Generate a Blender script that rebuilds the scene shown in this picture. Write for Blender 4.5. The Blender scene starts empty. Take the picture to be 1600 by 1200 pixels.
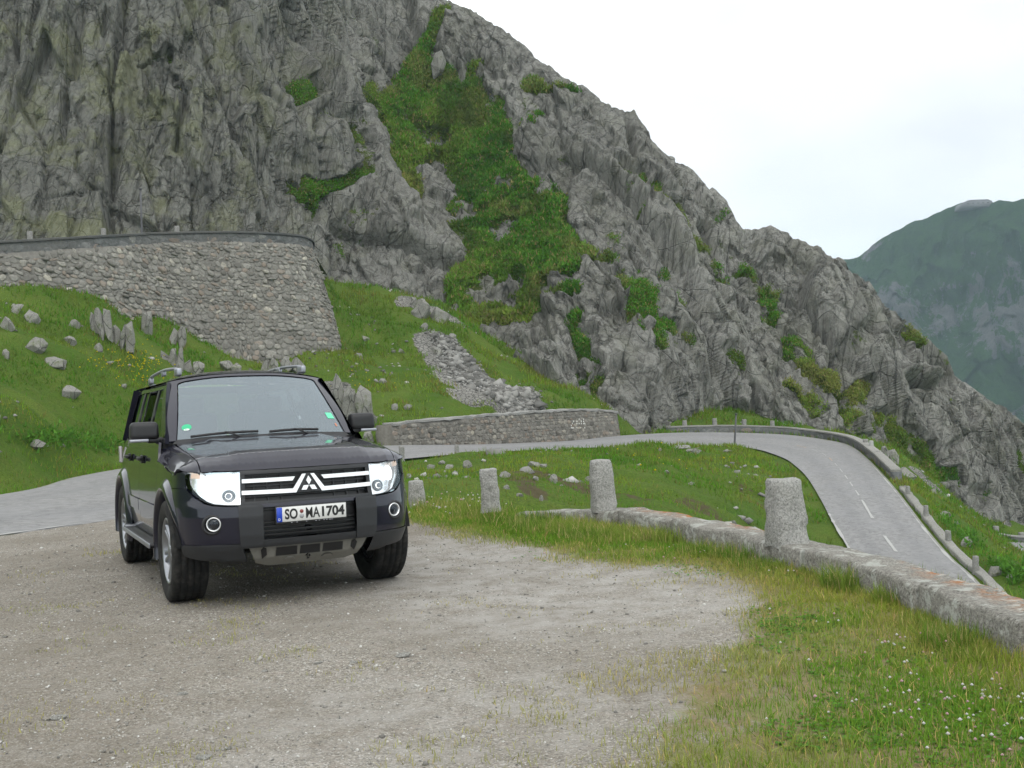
import bpy, bmesh, math, random
import numpy as np
from mathutils import Vector, Matrix
from mathutils.geometry import delaunay_2d_cdt
rad = math.radians
random.seed(7); RNG = np.random.default_rng(11)
SC = bpy.context.scene
COL = SC.collection

# ------------------------------------------------------------------ camera
FPX = 1670.0; EYE = 1.353; PITCH = rad(-1.364); ROLL = rad(-2.480)
_cp, _sp, _cr, _sr = math.cos(PITCH), math.sin(PITCH), math.cos(ROLL), math.sin(ROLL)
C_F = np.array([0, _cp, -_sp]); _u0 = np.array([0, _sp, _cp]); _r0 = np.array([1.0, 0, 0])
C_R = _r0 * _cr + _u0 * _sr; C_U = -_r0 * _sr + _u0 * _cr
cd = bpy.data.cameras.new('camera'); cam = bpy.data.objects.new('camera', cd); COL.objects.link(cam)
cd.sensor_width = 36; cd.lens = FPX / 1600 * 36; cd.clip_start = 0.1; cd.clip_end = 6000
cam.matrix_world = Matrix(((C_R[0], C_U[0], -C_F[0], 0), (C_R[1], C_U[1], -C_F[1], 0), (C_R[2], C_U[2], -C_F[2], EYE), (0, 0, 0, 1)))
SC.camera = cam
SC.render.resolution_x = 1024; SC.render.resolution_y = 768

# ------------------------------------------------------------------ sky, sun, exposure
SUN_EL, SUN_AZ = rad(48), rad(165)      # azimuth clockwise from +Y
w = bpy.data.worlds.new('World'); SC.world = w; w.use_nodes = True
nt = w.node_tree; nt.nodes.clear()
out = nt.nodes.new('ShaderNodeOutputWorld'); bg = nt.nodes.new('ShaderNodeBackground')
sky = nt.nodes.new('ShaderNodeTexSky'); sky.sky_type = 'NISHITA'; sky.sun_disc = False
sky.sun_elevation = SUN_EL; sky.sun_rotation = SUN_AZ
tc = nt.nodes.new('ShaderNodeTexCoord'); mp = nt.nodes.new('ShaderNodeMapping'); mp.inputs['Scale'].default_value = (1, 1, 2.2)
mp.inputs['Location'].default_value = (0.35, 0.1, 0.55)
ns = nt.nodes.new('ShaderNodeTexNoise'); ns.inputs['Scale'].default_value = 2.3; ns.inputs['Detail'].default_value = 5
rp = nt.nodes.new('ShaderNodeValToRGB')
rp.color_ramp.elements[0].position = 0.30; rp.color_ramp.elements[0].color = (1, 1, 1, 1)
rp.color_ramp.elements[1].position = 0.62; rp.color_ramp.elements[1].color = (0.6, 0.6, 0.6, 1)
dotn = nt.nodes.new('ShaderNodeVectorMath'); dotn.operation = 'DOT_PRODUCT'; dotn.inputs[1].default_value = (0.376, 0.872, 0.315)   # a greyer bank of cloud to the north-east
rd = nt.nodes.new('ShaderNodeValToRGB'); rd.color_ramp.elements[0].position = 0.90; rd.color_ramp.elements[0].color = (0, 0, 0, 1); rd.color_ramp.elements[1].position = 0.985; rd.color_ramp.elements[1].color = (1, 1, 1, 1)
mm = nt.nodes.new('ShaderNodeMath'); mm.operation = 'MULTIPLY'
cloud = nt.nodes.new('ShaderNodeMix'); cloud.data_type = 'RGBA'; cloud.inputs[6].default_value = (9.6, 9.7, 9.75, 1); cloud.inputs[7].default_value = (4.3, 4.3, 4.7, 1)
mx = nt.nodes.new('ShaderNodeMix'); mx.data_type = 'RGBA'; mx.inputs[0].default_value = 0.965
nt.links.new(tc.outputs['Generated'], mp.inputs[0]); nt.links.new(mp.outputs[0], ns.inputs['Vector'])
nt.links.new(ns.outputs['Fac'], rp.inputs[0]); nt.links.new(sky.outputs[0], mx.inputs[6]); nt.links.new(tc.outputs['Generated'], dotn.inputs[0]); nt.links.new(dotn.outputs['Value'], rd.inputs[0]); nt.links.new(rd.outputs[0], mm.inputs[0]); nt.links.new(rp.outputs[0], mm.inputs[1]); nt.links.new(mm.outputs[0], cloud.inputs[0]); nt.links.new(cloud.outputs[2], mx.inputs[7])
nt.links.new(mx.outputs[2], bg.inputs[0]); bg.inputs[1].default_value = 0.125
nt.links.new(bg.outputs[0], out.inputs[0])
sd = bpy.data.lights.new('sun', 'SUN'); so = bpy.data.objects.new('sun', sd); COL.objects.link(so)
sd.energy = 0.85; sd.angle = rad(45); sd.color = (1, 0.97, 0.92)
_sv = Vector((math.sin(SUN_AZ) * math.cos(SUN_EL), math.cos(SUN_AZ) * math.cos(SUN_EL), math.sin(SUN_EL)))
so.rotation_euler = _sv.to_track_quat('Z', 'Y').to_euler()
SC.view_settings.view_transform = 'Standard'; SC.view_settings.look = 'None'
SC.view_settings.exposure = 0.5; SC.view_settings.gamma = 1; SC.view_settings.use_curve_mapping = False
SC.cycles.volume_bounces = 1; SC.cycles.max_bounces = 8; SC.cycles.transparent_max_bounces = 12
SC.cycles.use_denoising = True

# ------------------------------------------------------------------ helpers
def at(px, py, D):
    """world point seen at photo pixel (px, py) at the distance D along +Y (used to survey the place)"""
    px, py, D = np.broadcast_arrays(np.asarray(px, float), np.asarray(py, float), np.asarray(D, float))
    d = C_F + C_R * ((px[..., None] - 800) / FPX) + C_U * ((600 - py[..., None]) / FPX)
    return np.array([0, 0, EYE]) + d * (D / d[..., 1])[..., None]
def topix(P):
    d = np.asarray(P) - np.array([0, 0, EYE]); z = d @ C_F
    return 800 + FPX * (d @ C_R) / z, 600 - FPX * (d @ C_U) / z
def tag(o, label=None, cat=None, group=None, kind=None):
    if label: o['label'] = label
    if cat: o['category'] = cat
    if group: o['group'] = group
    if kind: o['kind'] = kind
    return o
def empty(name, loc=(0, 0, 0), rz=0):
    o = bpy.data.objects.new(name, None); COL.objects.link(o); o.location = loc; o.rotation_euler = (0, 0, rz); o.empty_display_size = .3
    return o
def mesh_np(name, V, F, mat=None, parent=None, smooth=False, attrs=None, mats=None, fmat=None):
    """V (n,3); F = list of arrays of quads/tris"""
    me = bpy.data.meshes.new(name)
    V = np.ascontiguousarray(V, dtype=np.float32)
    if not isinstance(F, (list, tuple)) or (len(F) and not isinstance(F[0], np.ndarray)): F = [np.asarray(F)]
    F = [f for f in F if len(f)]
    me.vertices.add(len(V)); me.vertices.foreach_set('co', V.ravel())
    tot = np.concatenate([np.full(len(f), f.shape[1], np.int32) for f in F])
    li = np.concatenate([f.ravel() for f in F]).astype(np.int32)
    st = np.concatenate([[0], np.cumsum(tot)[:-1]]).astype(np.int32)
    me.loops.add(len(li)); me.loops.foreach_set('vertex_index', li)
    me.polygons.add(len(tot)); me.polygons.foreach_set('loop_start', st); me.polygons.foreach_set('loop_total', tot)
    me.update(calc_edges=True); me.validate()
    if smooth: me.polygons.foreach_set('use_smooth', np.ones(len(me.polygons), bool))
    for k, a in (attrs or {}).items():
        a = np.asarray(a, np.float32)
        if a.ndim == 1:
            t = me.attributes.new(k, 'FLOAT', 'POINT'); t.data.foreach_set('value', a)
        else:
            t = me.attributes.new(k, 'FLOAT_COLOR', 'POINT'); c = np.ones((len(a), 4), np.float32); c[:, :3] = a[:, :3]; t.data.foreach_set('color', c.ravel())
    o = bpy.data.objects.new(name, me); COL.objects.link(o)
    for m in (mats or ([mat] if mat else [])): me.materials.append(m)
    if fmat is not None: me.polygons.foreach_set('material_index', np.asarray(fmat, np.int32))
    if parent: o.parent = parent
    return o
def grid_faces(nr, nc, mask=None):
    i = np.arange(nr * nc).reshape(nr, nc)
    f = np.stack([i[:-1, :-1], i[:-1, 1:], i[1:, 1:], i[1:, :-1]], -1).reshape(-1, 4)
    return f if mask is None else f[mask.ravel()]
def smoothstep(a, b, x):
    t = np.clip((x - a) / (b - a), 0, 1); return t * t * (3 - 2 * t)

# --- numpy noise
def _hash(ix, iy, iz, s=0):
    h = (ix.astype(np.int64) * 374761393 + iy.astype(np.int64) * 668265263 + iz.astype(np.int64) * 2147483647 + s * 1274126177) & 0xFFFFFFFF
    h = ((h ^ (h >> 13)) * 1274126177) & 0xFFFFFFFF
    h = ((h ^ (h >> 16)) * 2246822519) & 0xFFFFFFFF
    return (h ^ (h >> 15)).astype(np.float64) / 4294967296.0
def vnoise(P, s=0):
    P = np.asarray(P, float); I = np.floor(P).astype(np.int64); f = P - I; f = f * f * f * (f * (f * 6 - 15) + 10)
    r = 0
    for a in (0, 1):
        for b in (0, 1):
            for c in (0, 1):
                wgt = (f[..., 0] if a else 1 - f[..., 0]) * (f[..., 1] if b else 1 - f[..., 1]) * (f[..., 2] if c else 1 - f[..., 2])
                r = r + wgt * _hash(I[..., 0] + a, I[..., 1] + b, I[..., 2] + c, s)
    return r * 2 - 1
def fbm(P, octv=4, s=0, gain=.5):
    P = np.asarray(P, float); r = 0; a = 1; n = 0
    for k in range(octv): r = r + a * vnoise(P * 2.03 ** k + 17.3 * k, s + k); n += a; a *= gain
    return r / n
def P3(x, y, z=0): return np.stack(np.broadcast_arrays(np.asarray(x, float), np.asarray(y, float), np.asarray(z, float)), -1)
def plates(P, s=0, tilt=.8):
    """blocky rock relief: every Voronoi cell is a tilted plate at its own offset; returns offset and edge closeness"""
    P = np.asarray(P, float); I = np.floor(P).astype(np.int64)
    best = np.full(P.shape[:-1], 1e9); sec = best.copy(); val = np.zeros(P.shape[:-1])
    for a in (-1, 0, 1):
        for b in (-1, 0, 1):
            for c in (-1, 0, 1):
                x, y, z = I[..., 0] + a, I[..., 1] + b, I[..., 2] + c
                cx = x + _hash(x, y, z, s + 1); cy = y + _hash(x, y, z, s + 2); cz = z + _hash(x, y, z, s + 3)
                dx, dy, dz = P[..., 0] - cx, P[..., 1] - cy, P[..., 2] - cz
                d = dx * dx + dy * dy + dz * dz
                v = (_hash(x, y, z, s + 4) - .5) * 2 + tilt * ((_hash(x, y, z, s + 5) - .5) * 2 * dx + (_hash(x, y, z, s + 6) - .5) * 2 * dz * .7)
                m = d < best
                sec = np.where(m, best, np.minimum(sec, d)); val = np.where(m, v, val); best = np.where(m, d, best)
    return val, np.sqrt(sec) - np.sqrt(best)
def rbf(ctrl, vals, c=1.0, lam=0.02):
    ctrl = np.asarray(ctrl, float); vals = np.asarray(vals, float); n = len(ctrl)
    K = np.sqrt(((ctrl[:, None] - ctrl[None]) ** 2).sum(-1) + c * c); K = -K - lam * np.eye(n) * -1
    Pm = np.c_[np.ones(n), ctrl]; A = np.block([[K, Pm], [Pm.T, np.zeros((Pm.shape[1],) * 2)]])
    sol = np.linalg.lstsq(A, np.r_[vals, np.zeros(Pm.shape[1])], rcond=None)[0]
    def f(X):
        X = np.asarray(X, float); sh = X.shape[:-1]; X = X.reshape(-1, ctrl.shape[1]); outv = np.empty(len(X))
        for k in range(0, len(X), 40000):
            x = X[k:k + 40000]; d = -np.sqrt(((x[:, None] - ctrl[None]) ** 2).sum(-1) + c * c)
            outv[k:k + 40000] = d @ sol[:n] + sol[n] + x @ sol[n + 1:]
        return outv.reshape(sh)
    return f
def catmull(P, n=8):
    P = np.asarray(P, float); Q = np.vstack([2 * P[0] - P[1], P, 2 * P[-1] - P[-2]]); r = []
    for i in range(1, len(Q) - 2):
        t = np.linspace(0, 1, n, endpoint=False)[:, None]; a, b, c, d = Q[i - 1], Q[i], Q[i + 1], Q[i + 2]
        r.append(.5 * ((2 * b) + (c - a) * t + (2 * a - 5 * b + 4 * c - d) * t ** 2 + (3 * b - a - 3 * c + d) * t ** 3))
    return np.vstack(r + [P[-1:]])
def segdist(X, Y, line, closed=False):
    """distance to a polyline, plus interpolated extra columns of the nearest point"""
    line = np.asarray(line, float)
    if closed: line = np.vstack([line, line[:1]])
    best = np.full(X.shape, 1e9); ex = [np.zeros(X.shape) for _ in range(line.shape[1] - 2)]
    for a, b in zip(line[:-1], line[1:]):
        ab = b[:2] - a[:2]; L = max(ab @ ab, 1e-9)
        t = np.clip(((X - a[0]) * ab[0] + (Y - a[1]) * ab[1]) / L, 0, 1)
        d = np.hypot(X - a[0] - t * ab[0], Y - a[1] - t * ab[1]); m = d < best; best = np.where(m, d, best)
        for k in range(len(ex)): ex[k] = np.where(m, a[2 + k] + t * (b[2 + k] - a[2 + k]), ex[k])
    return (best, *ex)
def inside(X, Y, poly):
    r = np.zeros(X.shape, bool); n = len(poly)
    for i in range(n):
        x0, y0 = poly[i][:2]; x1, y1 = poly[(i + 1) % n][:2]
        if y0 == y1: continue
        c = ((y0 > Y) != (y1 > Y)) & (X < (x1 - x0) * (Y - y0) / (y1 - y0) + x0); r ^= c
    return r

# --- node materials
class NM:
    def __init__(s, name, rough=.9, spec=.25):
        s.m = bpy.data.materials.new(name); s.m.use_nodes = True; s.t = s.m.node_tree; s.N = s.t.nodes; s.L = s.t.links
        s.b = s.N['Principled BSDF']; s.b.inputs['Roughness'].default_value = rough; s.b.inputs['Specular IOR Level'].default_value = spec
        s._c = None
    def co(s):
        if s._c is None: s._c = s.N.new('ShaderNodeTexCoord').outputs['Object']
        return s._c
    def set(s, sock, v):
        if isinstance(v, bpy.types.NodeSocket): s.L.new(v, sock)
        elif v is not None:
            if isinstance(v, (tuple, list)) and len(v) == 3 and sock.type == 'RGBA': v = (*v, 1)
            sock.default_value = v
    def map(s, scale=(1, 1, 1), rot=(0, 0, 0), src=None):
        n = s.N.new('ShaderNodeMapping'); s.L.new(src or s.co(), n.inputs[0]); n.inputs['Scale'].default_value = scale; n.inputs['Rotation'].default_value = rot
        return n.outputs[0]
    def noise(s, scale=5, detail=4, vec=None, rough=.55, dist=0, col=False):
        n = s.N.new('ShaderNodeTexNoise'); s.L.new(vec or s.co(), n.inputs['Vector']); n.inputs['Scale'].default_value = scale
        n.inputs['Detail'].default_value = detail; n.inputs['Roughness'].default_value = rough; n.inputs['Distortion'].default_value = dist
        return n.outputs['Color' if col else 'Fac']
    def vor(s, scale=5, vec=None, feature='F1', outp='Distance', rnd=1):
        n = s.N.new('ShaderNodeTexVoronoi'); n.feature = feature; s.L.new(vec or s.co(), n.inputs['Vector']); n.inputs['Scale'].default_value = scale; n.inputs['Randomness'].default_value = rnd
        return n.outputs[outp]
    def ramp(s, fac, stops):
        n = s.N.new('ShaderNodeValToRGB'); s.L.new(fac, n.inputs[0]); e = n.color_ramp.elements
        while len(e) < len(stops): e.new(.5)
        for i, (p, c) in enumerate(stops):
            e[i].position = p; e[i].color = (c, c, c, 1) if not isinstance(c, (tuple, list)) else (*c, 1)
        return n.outputs[0]
    def mix(s, fac, a, b, mode='MIX'):
        n = s.N.new('ShaderNodeMix'); n.data_type = 'RGBA'; n.blend_type = mode; s.set(n.inputs[0], fac); s.set(n.inputs[6], a); s.set(n.inputs[7], b); return n.outputs[2]
    def math(s, op, a, b=None, c=None, clamp=False):
        n = s.N.new('ShaderNodeMath'); n.operation = op; n.use_clamp = clamp; s.set(n.inputs[0], a)
        if b is not None: s.set(n.inputs[1], b)
        if c is not None: s.set(n.inputs[2], c)
        return n.outputs[0]
    def attr(s, name, outp='Fac'):
        n = s.N.new('ShaderNodeAttribute'); n.attribute_name = name; return n.outputs[outp]
    def add(s, vec, col, k):
        n = s.N.new('ShaderNodeVectorMath'); n.operation = 'MULTIPLY_ADD'; s.L.new(col, n.inputs[0]); n.inputs[1].default_value = (k, k, k); s.L.new(vec, n.inputs[2]); return n.outputs[0]
    def bump(s, h, strength=.6, dist=.05, prev=None):
        n = s.N.new('ShaderNodeBump'); n.inputs['Strength'].default_value = strength; n.inputs['Distance'].default_value = dist; s.L.new(h, n.inputs['Height'])
        if prev: s.L.new(prev, n.inputs['Normal'])
        return n.outputs[0]
    def done(s, col=None, rough=None, nrm=None):
        if col is not None: s.set(s.b.inputs['Base Color'], col)
        if rough is not None: s.set(s.b.inputs['Roughness'], rough)
        if nrm is not None: s.L.new(nrm, s.b.inputs['Normal'])
        return s.m
def plain(name, col, rough=.6, metal=0, spec=.5, coat=0, emis=None, es=0):
    n = NM(name, rough, spec); n.set(n.b.inputs['Base Color'], col); n.b.inputs['Metallic'].default_value = metal; n.b.inputs['Coat Weight'].default_value = coat
    n.b.inputs['Coat Roughness'].default_value = .03
    if emis: n.set(n.b.inputs['Emission Color'], emis); n.b.inputs['Emission Strength'].default_value = es
    return n.m
# ------------------------------------------------------------------ materials of the place
def green_col(n, dry=.35, s=1.0):
    a = n.noise(.35 * s, 5); b = n.noise(2.5 * s, 4); c = n.noise(22 * s, 3)
    g = n.mix(n.ramp(a, [(.35, 0), (.65, 1)]), (.07, .14, .016), (.13, .19, .03))
    g = n.mix(n.ramp(b, [(.45, 0), (.75, dry)]), g, (.14, .13, .035))
    g = n.mix(n.ramp(c, [(.3, 0), (.7, .8)]), g, (.03, .06, .010))
    return g
def rock_col(n, s=1.0, vec=None, lo=(.125, .122, .112), hi=(.30, .29, .265)):
    v = vec or n.co()
    a = n.noise(.12 * s, 6, v, .6); b = n.noise(1.1 * s, 6, v, .65); c = n.noise(9 * s, 4, v, .7)
    k = n.math('ADD', n.math('MULTIPLY', a, .5), n.math('ADD', n.math('MULTIPLY', b, .35), n.math('MULTIPLY', c, .25)))
    return n.mix(n.ramp(k, [(.40, 0), (.50, .42), (.66, 1)]), lo, hi)
def m_cliff():
    n = NM('cliff_rock', .92, .2)
    wv = n.add(n.co(), n.noise(.5, 3, col=True), .45)
    wv = n.map((1, 1, 1), (0, rad(-12), 0), wv)
    vs = n.map((1, 1, .22), src=wv)
    col = rock_col(n, 1, n.map((1, 1, .45), src=wv), (.14, .137, .122), (.36, .355, .325))
    col = n.mix(n.math('MULTIPLY', n.ramp(n.attr('plate'), [(0, 0), (1, 1)]), .4), col, (.27, .265, .24))
    fs = n.noise(1.6, 6, n.map((1, 1, .16), src=wv), .75); col = n.mix(n.ramp(fs, [(.40, .6), (.50, 0)]), col, (.08, .078, .07))
    st = n.noise(.55, 5, n.map((1, 1, .10), src=wv), .6)
    col = n.mix(n.ramp(st, [(.50, 0), (.68, .5)]), col, (.095, .093, .083))
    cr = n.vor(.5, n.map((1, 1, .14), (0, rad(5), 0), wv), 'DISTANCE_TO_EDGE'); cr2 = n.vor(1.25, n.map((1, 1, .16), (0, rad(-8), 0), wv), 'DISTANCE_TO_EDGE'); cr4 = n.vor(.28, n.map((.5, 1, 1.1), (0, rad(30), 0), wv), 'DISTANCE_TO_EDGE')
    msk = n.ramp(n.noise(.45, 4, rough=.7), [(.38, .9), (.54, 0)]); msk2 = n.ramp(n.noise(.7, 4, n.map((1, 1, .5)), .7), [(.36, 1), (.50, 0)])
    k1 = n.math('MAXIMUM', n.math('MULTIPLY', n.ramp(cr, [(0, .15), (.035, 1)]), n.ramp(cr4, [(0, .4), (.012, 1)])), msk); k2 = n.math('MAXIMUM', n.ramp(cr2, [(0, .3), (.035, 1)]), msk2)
    col = n.mix(k1, n.mix(.45, col, (.045, .045, .04)), col)  # here and below: shade inside the cracks put into the rock colour
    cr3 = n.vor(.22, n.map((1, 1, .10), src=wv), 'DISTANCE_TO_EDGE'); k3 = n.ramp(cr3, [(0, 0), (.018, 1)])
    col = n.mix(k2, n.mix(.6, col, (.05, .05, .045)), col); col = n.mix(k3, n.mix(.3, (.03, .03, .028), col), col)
    col = n.mix(n.math('MULTIPLY', n.attr('lichen'), .45), col, n.mix(1.0, col, (.45, .47, .44), 'MULTIPLY'))  # left face darkened besides the lichen, its shade put into the colour
    lich = n.math('MULTIPLY', n.attr('lichen'), n.ramp(n.noise(.35, 6, rough=.7), [(.48, 0), (.62, 1)]))
    col = n.mix(n.math('MULTIPLY', lich, .38), col, (.22, .235, .10))
    wht = n.ramp(n.noise(1.9, 5, rough=.8), [(.62, 0), (.72, .55)])
    col = n.mix(wht, col, (.42, .41, .38))
    gn = n.math('ADD', n.attr('green'), n.math('MULTIPLY', n.math('SUBTRACT', n.noise(.8, 7, rough=.8), .5), 2.2))
    gm = n.ramp(gn, [(.46, 0), (.56, 1)])
    g = green_col(n, .45, .35)
    g = n.mix(n.ramp(n.noise(1.2, 5, rough=.7), [(.4, 0), (.62, .6)]), g, (.115, .115, .04))
    g = n.mix(n.ramp(n.noise(.16, 3), [(.45, 0), (.65, .45)]), g, (.045, .11, .022))
    col = n.mix(gm, col, g)
    h = n.math('ADD', n.math('MULTIPLY', k1, .5), n.math('ADD', n.math('MULTIPLY', k2, .3), n.math('MULTIPLY', n.noise(2.2, 6, vs, .7), 1.6)))
    b1 = n.bump(h, .9, .5); b2 = n.bump(n.noise(1.4, 5, rough=.75), .8, .5, b1)
    nm = n.N.new('ShaderNodeMix'); nm.data_type = 'VECTOR'; n.L.new(gm, nm.inputs[0]); n.L.new(b1, nm.inputs[4]); n.L.new(b2, nm.inputs[5])
    return n.done(col, None, nm.outputs[1])
def m_slope():
    n = NM('grassy_hillside', .95, .1)
    g = green_col(n, .5)
    e = n.mix(n.noise(6, 5), (.05, .045, .022), (.12, .10, .055))
    earth = n.math('ADD', n.attr('bare'), n.math('MULTIPLY', n.math('SUBTRACT', n.noise(.9, 6, rough=.75), .5), 1.4))
    em = n.ramp(earth, [(.5, 0), (.62, 1)])
    col = n.mix(em, g, e)
    rk = n.math('ADD', n.attr('stony'), n.math('MULTIPLY', n.math('SUBTRACT', n.noise(1.6, 6, rough=.8), .5), 1.2))
    rm = n.ramp(rk, [(.5, 0), (.56, 1)])
    rc = rock_col(n, 4)
    rc = n.mix(n.ramp(n.vor(4.2, None, 'DISTANCE_TO_EDGE'), [(0, 0), (.12, 1)]), (.04, .04, .036), rc)
    col = n.mix(rm, col, rc)
    h = n.math('ADD', n.noise(3, 6, rough=.7), n.math('MULTIPLY', n.noise(18, 4, rough=.7), .3))
    return n.done(col, None, n.bump(h, .8, .22))
def m_ground():
    n = NM('gravel_lot', .95, .2)
    v1 = n.vor(62, outp='Color'); v2 = n.vor(150, outp='Color'); v3 = n.vor(24, outp='Color')
    def grey(c): 
        r = n.N.new('ShaderNodeSeparateColor'); n.L.new(c, r.inputs[0]); return r.outputs[0]
    a = n.ramp(grey(v1), [(0, (.13, .125, .115)), (.5, (.26, .24, .205)), (.85, (.38, .36, .315)), (1, (.62, .61, .60))])
    b = n.ramp(grey(v2), [(0, (.08, .076, .07)), (.45, (.26, .24, .205)), (.88, (.42, .40, .355)), (1, (.75, .74, .73))])
    col = n.mix(.62, a, b)
    col = n.mix(n.ramp(grey(v3), [(.8, 0), (1, .35)]), col, (.30, .25, .22))
    big = n.noise(.55, 5, rough=.6); med = n.noise(3.2, 5, rough=.7)
    col = n.mix(n.ramp(big, [(.40, 0), (.60, .55)]), col, (.185, .165, .135))
    col = n.mix(n.ramp(med, [(.52, 0), (.68, .35)]), col, (.36, .35, .325))
    col = n.mix(n.math('MULTIPLY', n.attr('pale'), n.ramp(med, [(.35, 0), (.6, .7)])), col, (.43, .425, .41))
    col = n.mix(1.0, col, (.82, .80, .77), 'MULTIPLY')
    gm0 = n.math('ADD', n.attr('grass'), n.math('MULTIPLY', n.math('SUBTRACT', n.noise(3.0, 7, rough=.78), .5), 1.1))
    gm = n.ramp(gm0, [(.50, 0), (.74, 1)])
    soil = n.mix(n.noise(30, 4), (.12, .10, .05), (.26, .21, .11))
    soil = n.mix(n.ramp(n.noise(2.2, 5), [(.42, 0), (.56, .9)]), soil, (.17, .17, .07))
    soil = n.mix(n.ramp(n.noise(1.1, 4), [(.55, 0), (.68, .45)]), soil, (.24, .15, .065))
    col = n.mix(gm, col, soil)
    h = n.math('ADD', n.math('MULTIPLY', n.vor(62), -.6), n.math('ADD', n.math('MULTIPLY', n.noise(14, 5, rough=.7), .8), n.math('MULTIPLY', n.vor(150), -.3)))
    return n.done(col, None, n.bump(h, .75, .016))
def m_asphalt():
    n = NM('old_paving', .85, .3)
    v = n.vor(9, outp='Color'); r = n.N.new('ShaderNodeSeparateColor'); n.L.new(v, r.inputs[0])
    col = n.ramp(r.outputs[0], [(0, (.17, .167, .165)), (1, (.29, .287, .28))])
    col = n.mix(n.ramp(n.noise(.5, 5), [(.35, 0), (.65, .6)]), col, (.235, .235, .24))
    col = n.mix(n.ramp(n.noise(4, 5, rough=.8), [(.55, 0), (.7, .5)]), col, (.33, .325, .31))
    sp = n.ramp(n.noise(60, 3, rough=.8), [(.3, 0), (.7, 1)])
    col = n.mix(n.math('MULTIPLY', sp, .5), col, (.14, .14, .135))
    ln = n.ramp(n.attr('lane'), [(0, 0), (1, .35)]); col = n.mix(ln, col, (.15, .15, .155))
    lk = n.math('ABSOLUTE', n.math('SUBTRACT', n.noise(.8, 5, rough=.6), .5)); col = n.mix(n.ramp(lk, [(0, .55), (.006, 0)]), col, (.08, .078, .075))
    gv = n.math('ADD', n.attr('verge'), n.math('MULTIPLY', n.math('SUBTRACT', n.noise(1.6, 6, rough=.8), .5), 1.2))
    col = n.mix(n.ramp(gv, [(.5, 0), (.62, .85)]), col, n.mix(n.noise(4, 4), (.09, .11, .03), (.30, .29, .25)))
    return n.done(col, None, n.bump(n.noise(35, 4, rough=.7), .4, .02))
def m_stone(name, lo, hi, s=3, lichen=None, spots=.0):
    n = NM(name, .95, .15)
    col = rock_col(n, s, None, lo, hi)
    sp = n.ramp(n.noise(55, 3, rough=.85), [(.42, 0), (.6, .75)]); col = n.mix(sp, col, tuple(x * 1.5 for x in hi))
    dk = n.ramp(n.noise(38, 3, rough=.85), [(.55, 0), (.66, .8)]); col = n.mix(dk, col, tuple(x * .45 for x in lo))
    if name == 'boulder_rock':
        mo = n.ramp(n.noise(1.7, 5, rough=.75), [(.56, 0), (.66, .75)]); col = n.mix(mo, col, n.mix(n.noise(9, 3), (.05, .09, .015), (.12, .14, .04)))
        fr = n.vor(1.6, n.map((1, 1, .35)), 'DISTANCE_TO_EDGE'); col = n.mix(n.ramp(fr, [(0, 0), (.022, 1)]), (.05, .05, .045), col)
    if lichen:
        lm = n.math('MULTIPLY', n.attr('lichen'), n.ramp(n.noise(5.5, 5, rough=.75), [(.47, 0), (.55, 1)])); col = n.mix(lm, col, lichen)
        pm = n.ramp(n.noise(8, 4, rough=.7), [(.54, 0), (.6, .7)]); col = n.mix(pm, col, (.42, .43, .39))
    h = n.math('ADD', n.noise(26, 5, rough=.75), n.math('MULTIPLY', n.noise(5, 3), 1.5))
    return n.done(col, None, n.bump(h, .8, .03))
def m_masonry(name, lo, hi):
    n = NM(name, .93, .2)
    c = n.attr('tone'); col = n.ramp(c, [(0, tuple(x * .6 for x in lo)), (.25, lo), (.7, hi), (1, (hi[0] * 1.5, hi[1] * 1.45, hi[2] * 1.35))])
    col = n.mix(n.ramp(n.noise(.25, 5), [(.35, 0), (.65, .5)]), col, (.16, .15, .135))
    col = n.mix(n.ramp(n.noise(7, 5, rough=.8), [(.4, 0), (.65, .6)]), col, tuple(x * .55 for x in lo))
    rd = n.attr('ruddy'); col = n.mix(n.math('MULTIPLY', rd, .4), col, (.26, .19, .14))
    return n.done(col, None, n.bump(n.noise(9, 5, rough=.75), .7, .05))
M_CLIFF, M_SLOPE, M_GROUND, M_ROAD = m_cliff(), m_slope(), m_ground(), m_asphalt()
M_BOULDER = m_stone('boulder_rock', (.09, .089, .078), (.23, .225, .205), 1.2)
M_POST = m_stone('granite_post', (.19, .188, .178), (.31, .305, .285), 4)
M_KERB = m_stone('wall_granite', (.115, .11, .095), (.235, .225, .20), 3, (.36, .14, .035))
M_FARPOST = m_stone('grey_stone', (.14, .138, .13), (.26, .255, .24), 2)
M_KERBD = m_stone('kerb_granite', (.13, .128, .115), (.25, .245, .225), 2)
M_COPING = m_masonry('coping_slate', (.13, .135, .135), (.20, .205, .205))
M_MASON = m_masonry('rubble_masonry', (.20, .192, .17), (.33, .32, .285))
M_MASON2 = m_masonry('coursed_masonry', (.17, .16, .14), (.29, .275, .24))
M_WHITE = plain('road_paint', (.34, .34, .325), .8)
M_ORANGE = plain('road_paint_worn', (.40, .27, .17), .9)
M_STEEL = plain('weathered_steel', (.09, .09, .095), .6, .3)

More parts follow.
